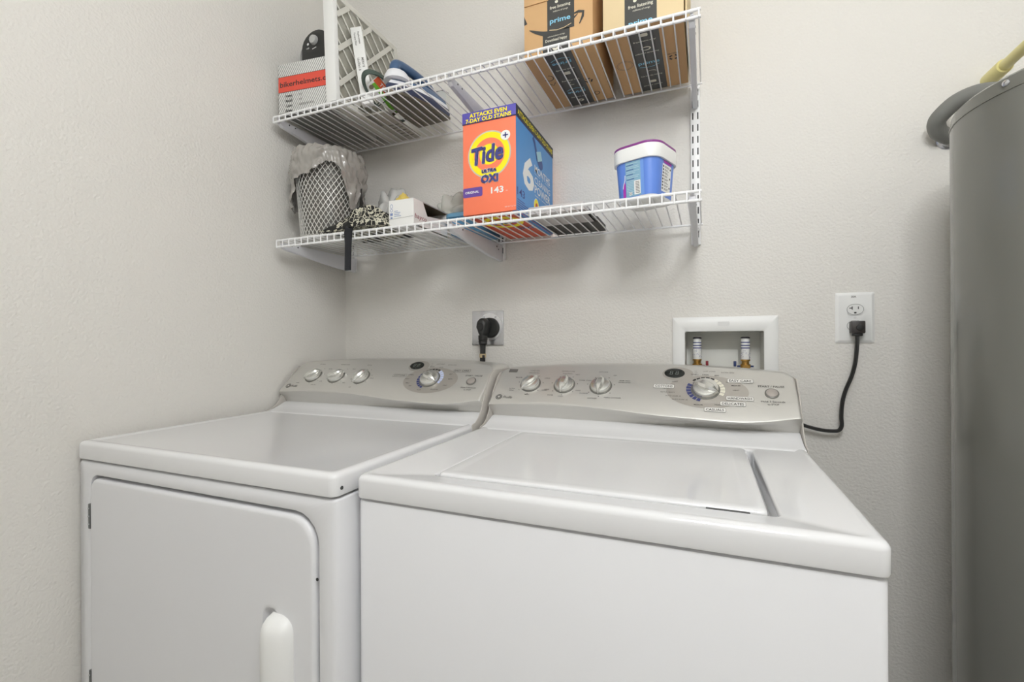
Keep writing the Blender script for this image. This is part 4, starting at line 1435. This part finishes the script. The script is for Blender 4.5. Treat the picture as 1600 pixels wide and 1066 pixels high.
def tubpr(face):
    """print frame on a tapering face of the tub: 0 front, 1 right"""
    h0, h1 = .04925, .05535
    if face == 0:
        o0, o1, u_ = Vector((0, -h0 * 1.04, .008)), Vector((0, -h1 * 1.04, .086)), Vector((1, 0, 0))
    else:
        o0, o1, u_ = Vector((h0 * .96, 0, .008)), Vector((h1 * .96, 0, .086)), Vector((0, 1, 0))
    a_, b_ = TM @ o0, TM @ o1
    return Print(a_, TM.to_3x3() @ u_, b_ - a_)


pr = tubpr(0)
PB = mat('label_pale_blue', (140, 182, 206), .4)
pr.rect(-.019, .001, .017, .077, PB, 'instruction_panel', 0)
pr.rect(.017, .001, .0245, .077, mat('label_light_blue', (116, 160, 232), .35), 'light_blue_panel', 0)
INKB = mat('label_ink_blue', (70, 104, 160), .5)
PALT = mat('label_text_pale', (182, 212, 224), .5)
random.seed(5)
for i in range(19):
    y = .072 - i * .0034
    hd = i in (1, 4, 7, 10)
    pr.rect(-.017, y, -.017 + random.uniform(.022, .032) * (.6 if hd else 1), y + (.0018 if hd else .0012), INKB if hd else PALT, 'label_text_line', 2)
pr.rect(.001, .004, .016, .034, WHITEP, 'barcode_panel', 3)
for i in range(8):
    pr.rect(.0045, .0065 + i * .0033, .0140, .0080 + i * .0033, INKG, 'barcode_bar', 4)
pr.rect(-.011, .004, -.004, .011, WHITEP, 'recycling_panel', 3)
pr.ring(-.0075, .0075, .0026, .0026, .0009, INK, 'recycling_mark', 4, 12)
MAG = mat('label_magenta', (168, 48, 170), .4)
pr.poly([(-.0260, .001), (-.0195, .001), (-.0195, .030), (-.0215, .036), (-.0245, .027), (-.0260, .019)], MAG, 'magenta_swoosh', 2)
pr.stroke([(-.0260, .021), (-.0242, .030), (-.0208, .039), (-.0200, .050)], .0016, WHITEP, 'white_swoosh', 3)
pr.emit(lab)
pr = tubpr(1)
pr.rect(-.0215, .010, .0215, .070, WHITEP, 'caution_panel', 0, .002)
pr.poly([(-.016, .0715), (.0215, .0715), (.0215, .077), (-.020, .077)], MAG, 'magenta_swoosh', 1)
for i in range(8):
    y = .065 - i * .0068
    pr.ell(-.017, y - .001, .0028, .0024, INK, 'care_icon', 1, 10)
    for k in range(2):
        pr.rect(-.011, y - k * .0024, -.011 + random.uniform(.014, .022), y - k * .0024 + .0010, INKG, 'label_text_line', 1)
    if i % 3 == 0:
        pr.ell(.0165, y - .002, .0028, .0024, INK, 'care_icon', 1, 10)
pr.emit(lab)

# ------------------------------------------------------------------ dryer outlet with plug
t = thing('dryer_outlet', 'square steel outlet plate on the wall above the dryer', 'outlet', (-.645, D, 1.164))
cx, cz, hw_ = -.6450, 1.1640, .0545
MB().box(cx - hw_, cx + hw_, D - .006, D - .0003, cz - hw_, cz + hw_).build('plate', STEEL, t, bev=.0012)
MB().lathe([(.043, 0), (.0425, -.002), (.036, -.003)], (cx + .008, D - .006, cz + .004), 36, axis='y').build('raised_ring', mat('plate_bright', (226, 226, 228), .3, metal=.5), t)
MB().lathe([(.032, 0), (.032, -.012), (.029, -.016)], (cx + .012, D - .008, cz + .000), 32, axis='y').build('receptacle', PLASTD, t)
for sx in (-.030, .040):
    MB().lathe([(.0035, 0), (.003, -.002)], (cx + sx * .6 + .006, D - .009, cz + .034), 10, axis='y').build('screw', STEEL, t)
t = thing('dryer_plug', 'black right-angle dryer plug and cord hanging from the steel outlet', 'plug', (-.6510, D - .03, 1.15))
R = []
for yy, s in ((D - .0245, .9), (D - .030, 1.0), (D - .052, .98), (D - .060, .84), (D - .063, .5)):
    ring = []
    for k in range(28):
        a = 2 * pi * k / 28
        x = .0225 * s * cos(a) * (1 if sin(a) > 0 else 1 - .42 * (-sin(a)) ** 1.2)
        z = .024 * s * sin(a) * (1 if sin(a) > 0 else 1.75)
        ring.append((-.6415 + x * .80, yy, 1.1700 + z))
    R.append(ring)
pl = MB().loft(R).build('plug_body', PLASTD, t, smooth=50)
MB().lathe([(.012, 0), (.0105, -.0015)], (-.6435, D - .0632, 1.166), 20, axis='y').build('plug_dimple', RUBBER, pl)
MB().lathe([(.0145, .010), (.0145, -.004), (.013, -.006), (.0145, -.008), (.013, -.012), (.0140, -.015), (.012, -.019)], (-.6415, D - .046, 1.130), 20).build('strain_relief', RUBBER, t)
MB().tube([(-.6415, D - .046, 1.125), (-.6420, D - .046, 1.090), (-.6430, D - .046, 1.060), (-.6445, D - .045, 1.00), (-.655, D - .044, .80)], .0085, 10).build('cord', RUBBER, t)
MB().lathe([(.0105, 0), (.0105, -.012)], (-.6425, D - .046, 1.0830), 18).build('cord_band', mat('tan_band', (196, 178, 140), .5), t)
MB().box(-.638, -.631, D - .060, D - .054, 1.071, 1.079).build('cord_band_clip', INK, t, bev=.001)

# ------------------------------------------------------------------ washer outlet box
t = thing('washer_outlet_box', 'white recessed plastic supply box in the wall behind the washing machine', 'outlet box', (.041, D, 1.08))
fx0, fx1, fz0, fz1 = -.0858, .1673, .955, 1.1830
ix0, ix1, iz0, iz1 = -.0545, .1350, .990, 1.1445
MB().loft([rx3(fx0, fx1, fz0, fz1, .002, D - .0003), rx3(fx0, fx1, fz0, fz1, .002, D - .005), rx3(fx0 + .002, fx1 - .002, fz0 + .002, fz1 - .002, .002, D - .0068), rx3(ix0 - .002, ix1 + .002, iz0 - .002, iz1 + .002, .003, D - .0068),
           rx3(ix0, ix1, iz0, iz1, .004, D - .005), rx3(ix0, ix1, iz0, iz1, .004, D + .0)], caps=(False, False)).build('frame', PLASTW, t, smooth=40)
MB().loft([rx3(ix0, ix1, iz0, iz1, .004, D - .001), rx3(ix0 + .001, ix1 - .001, iz0 + .001, iz1 - .001, .004, D + .082)], caps=(False, True)).build('recess', mat('box_inside', (222, 222, 216), .5), t, smooth=40)
pr = Print((.041, D - .0068, 1.164), (1, 0, 0), (0, 0, 1))
pr.rect(-.014, -.005, .014, .006, mat('emboss_white', (226, 226, 224), .45), 'embossed_panel', 0, .002)
pr.emit(t)
MB().box(ix0 + .040, ix1 - .055, D + .074, D + .081, iz0 + .01, 1.096).build('knockout_panel', mat('box_inside', (222, 222, 216), .5), t, bev=.001)
for vx, mcol, lab, vcol in ((-.0245, 'hot', 'small hammer arrestor with printed sleeve, left in the supply box', (140, 40, 52)), (.0950, 'cold', 'small hammer arrestor with printed sleeve, right in the supply box', (44, 60, 110))):
    a = thing('water_arrestor', lab, 'valve', (vx, D + .040, 1.05), 'arrestors in the supply box')
    ay = D + .036
    MB().lathe([(.0105, 0), (.0108, .001), (.0108, .054), (.0100, .056)], (vx, ay, 1.0695), 24).build('sleeve', PLASTW, a)
    sl = MB()
    for z in (1.0985, 1.1055, 1.1135):
        sl.lathe([(.01092, 0), (.01092, .0030)], (vx, ay, z), 24, caps=(False, False))
    sl.build('sleeve_print', mat('sleeve_navy', (84, 88, 140), .5), a)
    sp = MB()
    random.seed(int(vx * 1000))
    for i in range(40):
        aa = random.uniform(0, 2 * pi)
        zz = random.uniform(1.072, 1.096)
        sp.box(vx + .0109 * cos(aa) - .0009, vx + .0109 * cos(aa) + .0009, ay + .0109 * sin(aa) - .0004, ay + .0109 * sin(aa) + .0004, zz, zz + .0012)
    o = sp.build('sleeve_fine_print', mat('sleeve_grey', (150, 148, 176), .5), a, smooth=0)
    o['kind'] = 'stuff'
    MB().lathe([(.0112, 0), (.0112, .003), (.008, .0045)], (vx, ay, 1.1255), 24).build('cap', COPPER, a)
    MB().lathe([(.0115, 0), (.0115, -.004), (.0090, -.005), (.0090, -.012), (.0125, -.013), (.0125, -.022), (.008, -.024), (.008, -.070)], (vx, ay, 1.0695), 24).build('brass_fitting', BRASS, a)
    MB().lathe([(.0095, 0), (.0095, -.018)], (vx, ay, 1.047), 20, axis='y').build('brass_outlet', BRASS, a)
    MB().box(vx + (.0215 if vx < .05 else -.0285), vx + (.0285 if vx < .05 else -.0215), ay + .002, ay + .010, 1.050, 1.0645).build('valve_lever', mat('lever_' + mcol, vcol, .5), a, bev=.001)
    MB().box(vx - .02, vx + .02, ay + .004, ay + .008, 1.049, 1.053).build('lever_arm', mat('lever_' + mcol, vcol, .5), a)

# ------------------------------------------------------------------ duplex outlet and washer cord
t = thing('wall_outlet', 'white duplex wall outlet right of the washer supply box', 'outlet', (.328, D, 1.173))
ox, oz = .3282, 1.1735
ohw, ohh = .0392, .0605
MB().loft([rx3(ox - ohw, ox + ohw, oz - ohh, oz + ohh, .003, D - .0003), rx3(ox - ohw, ox + ohw, oz - ohh, oz + ohh, .003, D - .002), rx3(ox - ohw + .006, ox + ohw - .006, oz - ohh + .006, oz + ohh - .006, .003, D - .0062)]).build('cover_plate', PLASTW, t, smooth=30)
for q, dz_ in enumerate((.0195, -.0195)):
    pts = []
    for k in range(32):
        a = 2 * pi * k / 32
        pts.append((ox + .0170 * cos(a), max(-.0130, min(.0130, .0172 * sin(a)))))
    sk = MB().loft([[(a, D - .0061, oz + dz_ + b) for a, b in pts], [(a, D - .0078, oz + dz_ + b) for a, b in pts]]).build('socket', mat('socket_white', (228, 228, 226), .4), t)
    pr = Print((ox, D - .0078, oz + dz_), (1, 0, 0), (0, 0, 1))
    pr.ring(0, 0, .0170, .0130, .0007, INKG, 'socket_outline', 0)
    pr.rect(-.0072, -.0005, -.0052, .0072, INK, 'slot')
    pr.rect(-.0118, .0022, -.0072, .0042, INK, 'slot')
    pr.rect(.0052, .0005, .0070, .0068, INK, 'slot')
    pr.rect(-.0026, -.0098, .0026, -.0060, INK, 'ground_hole', 0, .0015)
    pr.emit(sk)
MB().lathe([(.0030, 0), (.0028, -.001)], (ox, D - .0062, oz), 12, axis='y').build('screw', mat('socket_white', (228, 228, 226), .4), t)
pr = Print((ox, D - .0062, oz), (1, 0, 0), (0, 0, 1))
pr.text('20A', -.003, .048, .0045, INKG, align='c', bold=.02)
pr.emit(t)
t = thing('washer_power_cord', 'black plug and flat cord running from the wall outlet down behind the washing machine', 'cord', (ox, D - .03, oz - .02))
pz = oz - .0215
MB().box(ox - .0125, ox + .0140, D - .034, D - .0080, pz - .0165, pz + .0125).build('plug', mat('plug_black', (56, 52, 50), .45), t, bev=.0025)
MB().lathe([(.0075, 0), (.0070, -.0025), (.0045, -.003)], (ox + .003, D - .034, pz - .003), 18, axis='y').build('plug_boss', RUBBER, t)
MB().box(ox - .0085, ox + .0095, D - .030, D - .012, pz - .0230, pz - .0160).build('plug_collar', RUBBER, t, bev=.0015)
pts = [(.3285, D - .024, pz - .020), (.3275, D - .026, pz - .045), (.3240, D - .026, pz - .085), (.3170, D - .024, pz - .118), (.3060, D - .022, pz - .150), (.2990, D - .022, pz - .180), (.2965, D - .022, pz - .215), (.2975, D - .022, pz - .235), (.2930, D - .022, pz - .247), (.2820, D - .022, pz - .251), (.2550, D - .022, pz - .250), (.2250, D - .022, pz - .243), (.200, D - .022, pz - .236), (.16, D - .022, pz - .25), (.12, D - .03, pz - .30)]
sm = []
for i in range(len(pts) - 1):
    for q in range(4):
        k = q / 4
        p0, p1, p2, p3 = [Vector(pts[max(0, min(len(pts) - 1, i + d))]) for d in (-1, 0, 1, 2)]
        sm.append(0.5 * ((2 * p1) + (p2 - p0) * k + (2 * p0 - 5 * p1 + 4 * p2 - p3) * k * k + (3 * p1 - p0 - 3 * p2 + p3) * k ** 3))
rings = []
for i, p in enumerate(sm):
    d = (sm[min(i + 1, len(sm) - 1)] - sm[max(i - 1, 0)]).normalized()
    s_ = d.cross(Vector((0, 1, 0))).normalized()
    hw_ = .0044
    rings.append([p + s_ * hw_ + Vector((0, .0022, 0)), p + s_ * hw_ * .7 + Vector((0, -.003, 0)), p + Vector((0, -.0022, 0)), p - s_ * hw_ * .7 + Vector((0, -.003, 0)), p - s_ * hw_ + Vector((0, .0022, 0))])
MB().loft(rings).build('cord', RUBBER, t, smooth=60)

# ------------------------------------------------------------------ water heater
TKX, TKY, TKR, TKZ = .6140, 1.0430, .2100, 1.5240
t = thing('water_heater', 'tall grey cylindrical water heater at the right edge', 'water heater', (TKX, TKY, 0))
TANK = mat('tank_grey', (116, 116, 109), .24, coat=.25)
MB().lathe([(TKR, .05), (TKR, TKZ - .0245)], (TKX, TKY, 0), 96).build('jacket', TANK, t)
MB().lathe([(TKR - .01, TKZ - .030), (TKR + .0012, TKZ - .0250), (TKR + .0012, TKZ - .0225), (TKR - .0008, TKZ - .0215), (TKR - .0020, TKZ - .004), (TKR - .006, TKZ), (.002, TKZ + .002)], (TKX, TKY, 0), 96).build('top_cap', TANK, t, smooth=30)
MB().lathe([(TKR - .012, 0), (TKR - .012, .052)], (TKX, TKY, 0), 64).build('base_ring', SLOTD, t)
aa = math.atan2(.9540 - TKY, .4238 - TKX)
for da in (0.0, 1.4, -1.4, 2.8):
    a = aa + da
    M = Matrix.Translation((TKX + (TKR - .0012) * cos(a), TKY + (TKR - .0012) * sin(a), TKZ - .0125)) @ Matrix.Rotation(a, 4, 'Z')
    MB().lathe([(.0055, 0), (.0055, .0008), (.0042, .0028), (.0016, .0036), (.0014, .0026), (.0004, .0026)], (0, 0, 0), 18, axis='x', xf=M).build('rim_screw', STEEL, t)
GP = mat('grey_pipe_insulation', (126, 126, 122), .55)
t = thing('insulated_pipe', 'grey foam-covered pipe bending from the wall to the water heater top', 'pipe', (.497, D, 1.565))
pts = [(.5060, D - .001, 1.5720), (.4990, D - .010, 1.5770), (.4790, D - .028, 1.5830), (.4690, D - .046, 1.5970), (.4740, D - .062, 1.6090), (.4920, D - .080, 1.6240), (.5170, D - .100, 1.6270), (.5420, D - .125, 1.6130), (.5680, D - .152, 1.5900), (.5800, D - .168, 1.5620), (.5820, D - .172, TKZ + .002)]
sm = []
for i in range(len(pts) - 1):
    for q in range(5):
        k = q / 5
        p0, p1, p2, p3 = [Vector(pts[max(0, min(len(pts) - 1, i + d))]) for d in (-1, 0, 1, 2)]
        sm.append(0.5 * ((2 * p1) + (p2 - p0) * k + (2 * p0 - 5 * p1 + 4 * p2 - p3) * k * k + (3 * p1 - p0 - 3 * p2 + p3) * k ** 3))
sm.append(Vector(pts[-1]))
MB().tube(sm, .0165, 18).build('foam_sleeve', GP, t)
MB().lathe([(.023, 0), (.022, -.003), (.0175, -.006)], (.5060, D - .0003, 1.5715), 28, axis='y').build('wall_collar', STEEL, t)
YP = mat('cream_pipe', (226, 216, 150), .4)
t = thing('plastic_pipe', 'pale yellow plastic pipe running from the wall above the water heater', 'pipe', (.575, D, 1.69))
px_, pz_ = .5760, 1.6900
MB().lathe([(.0108, 0), (.0108, -.230)], (px_, D - .001, pz_), 24, axis='y').build('pipe', YP, t)
MB().lathe([(.0108, 0), (.0148, 0), (.0150, -.002), (.0150, -.060), (.0142, -.062), (.0108, -.062)], (px_, D - .001, pz_), 24, axis='y', caps=(False, False)).build('coupling', YP, t)
el = [(px_, D - .228, pz_), (px_, D - .240, pz_ - .002), (px_, D - .249, pz_ - .009), (px_, D - .252, pz_ - .022), (px_, D - .252, pz_ - .080), (px_, D - .252, TKZ + .001)]
MB().tube(el, .0110, 18).build('elbow', YP, t)
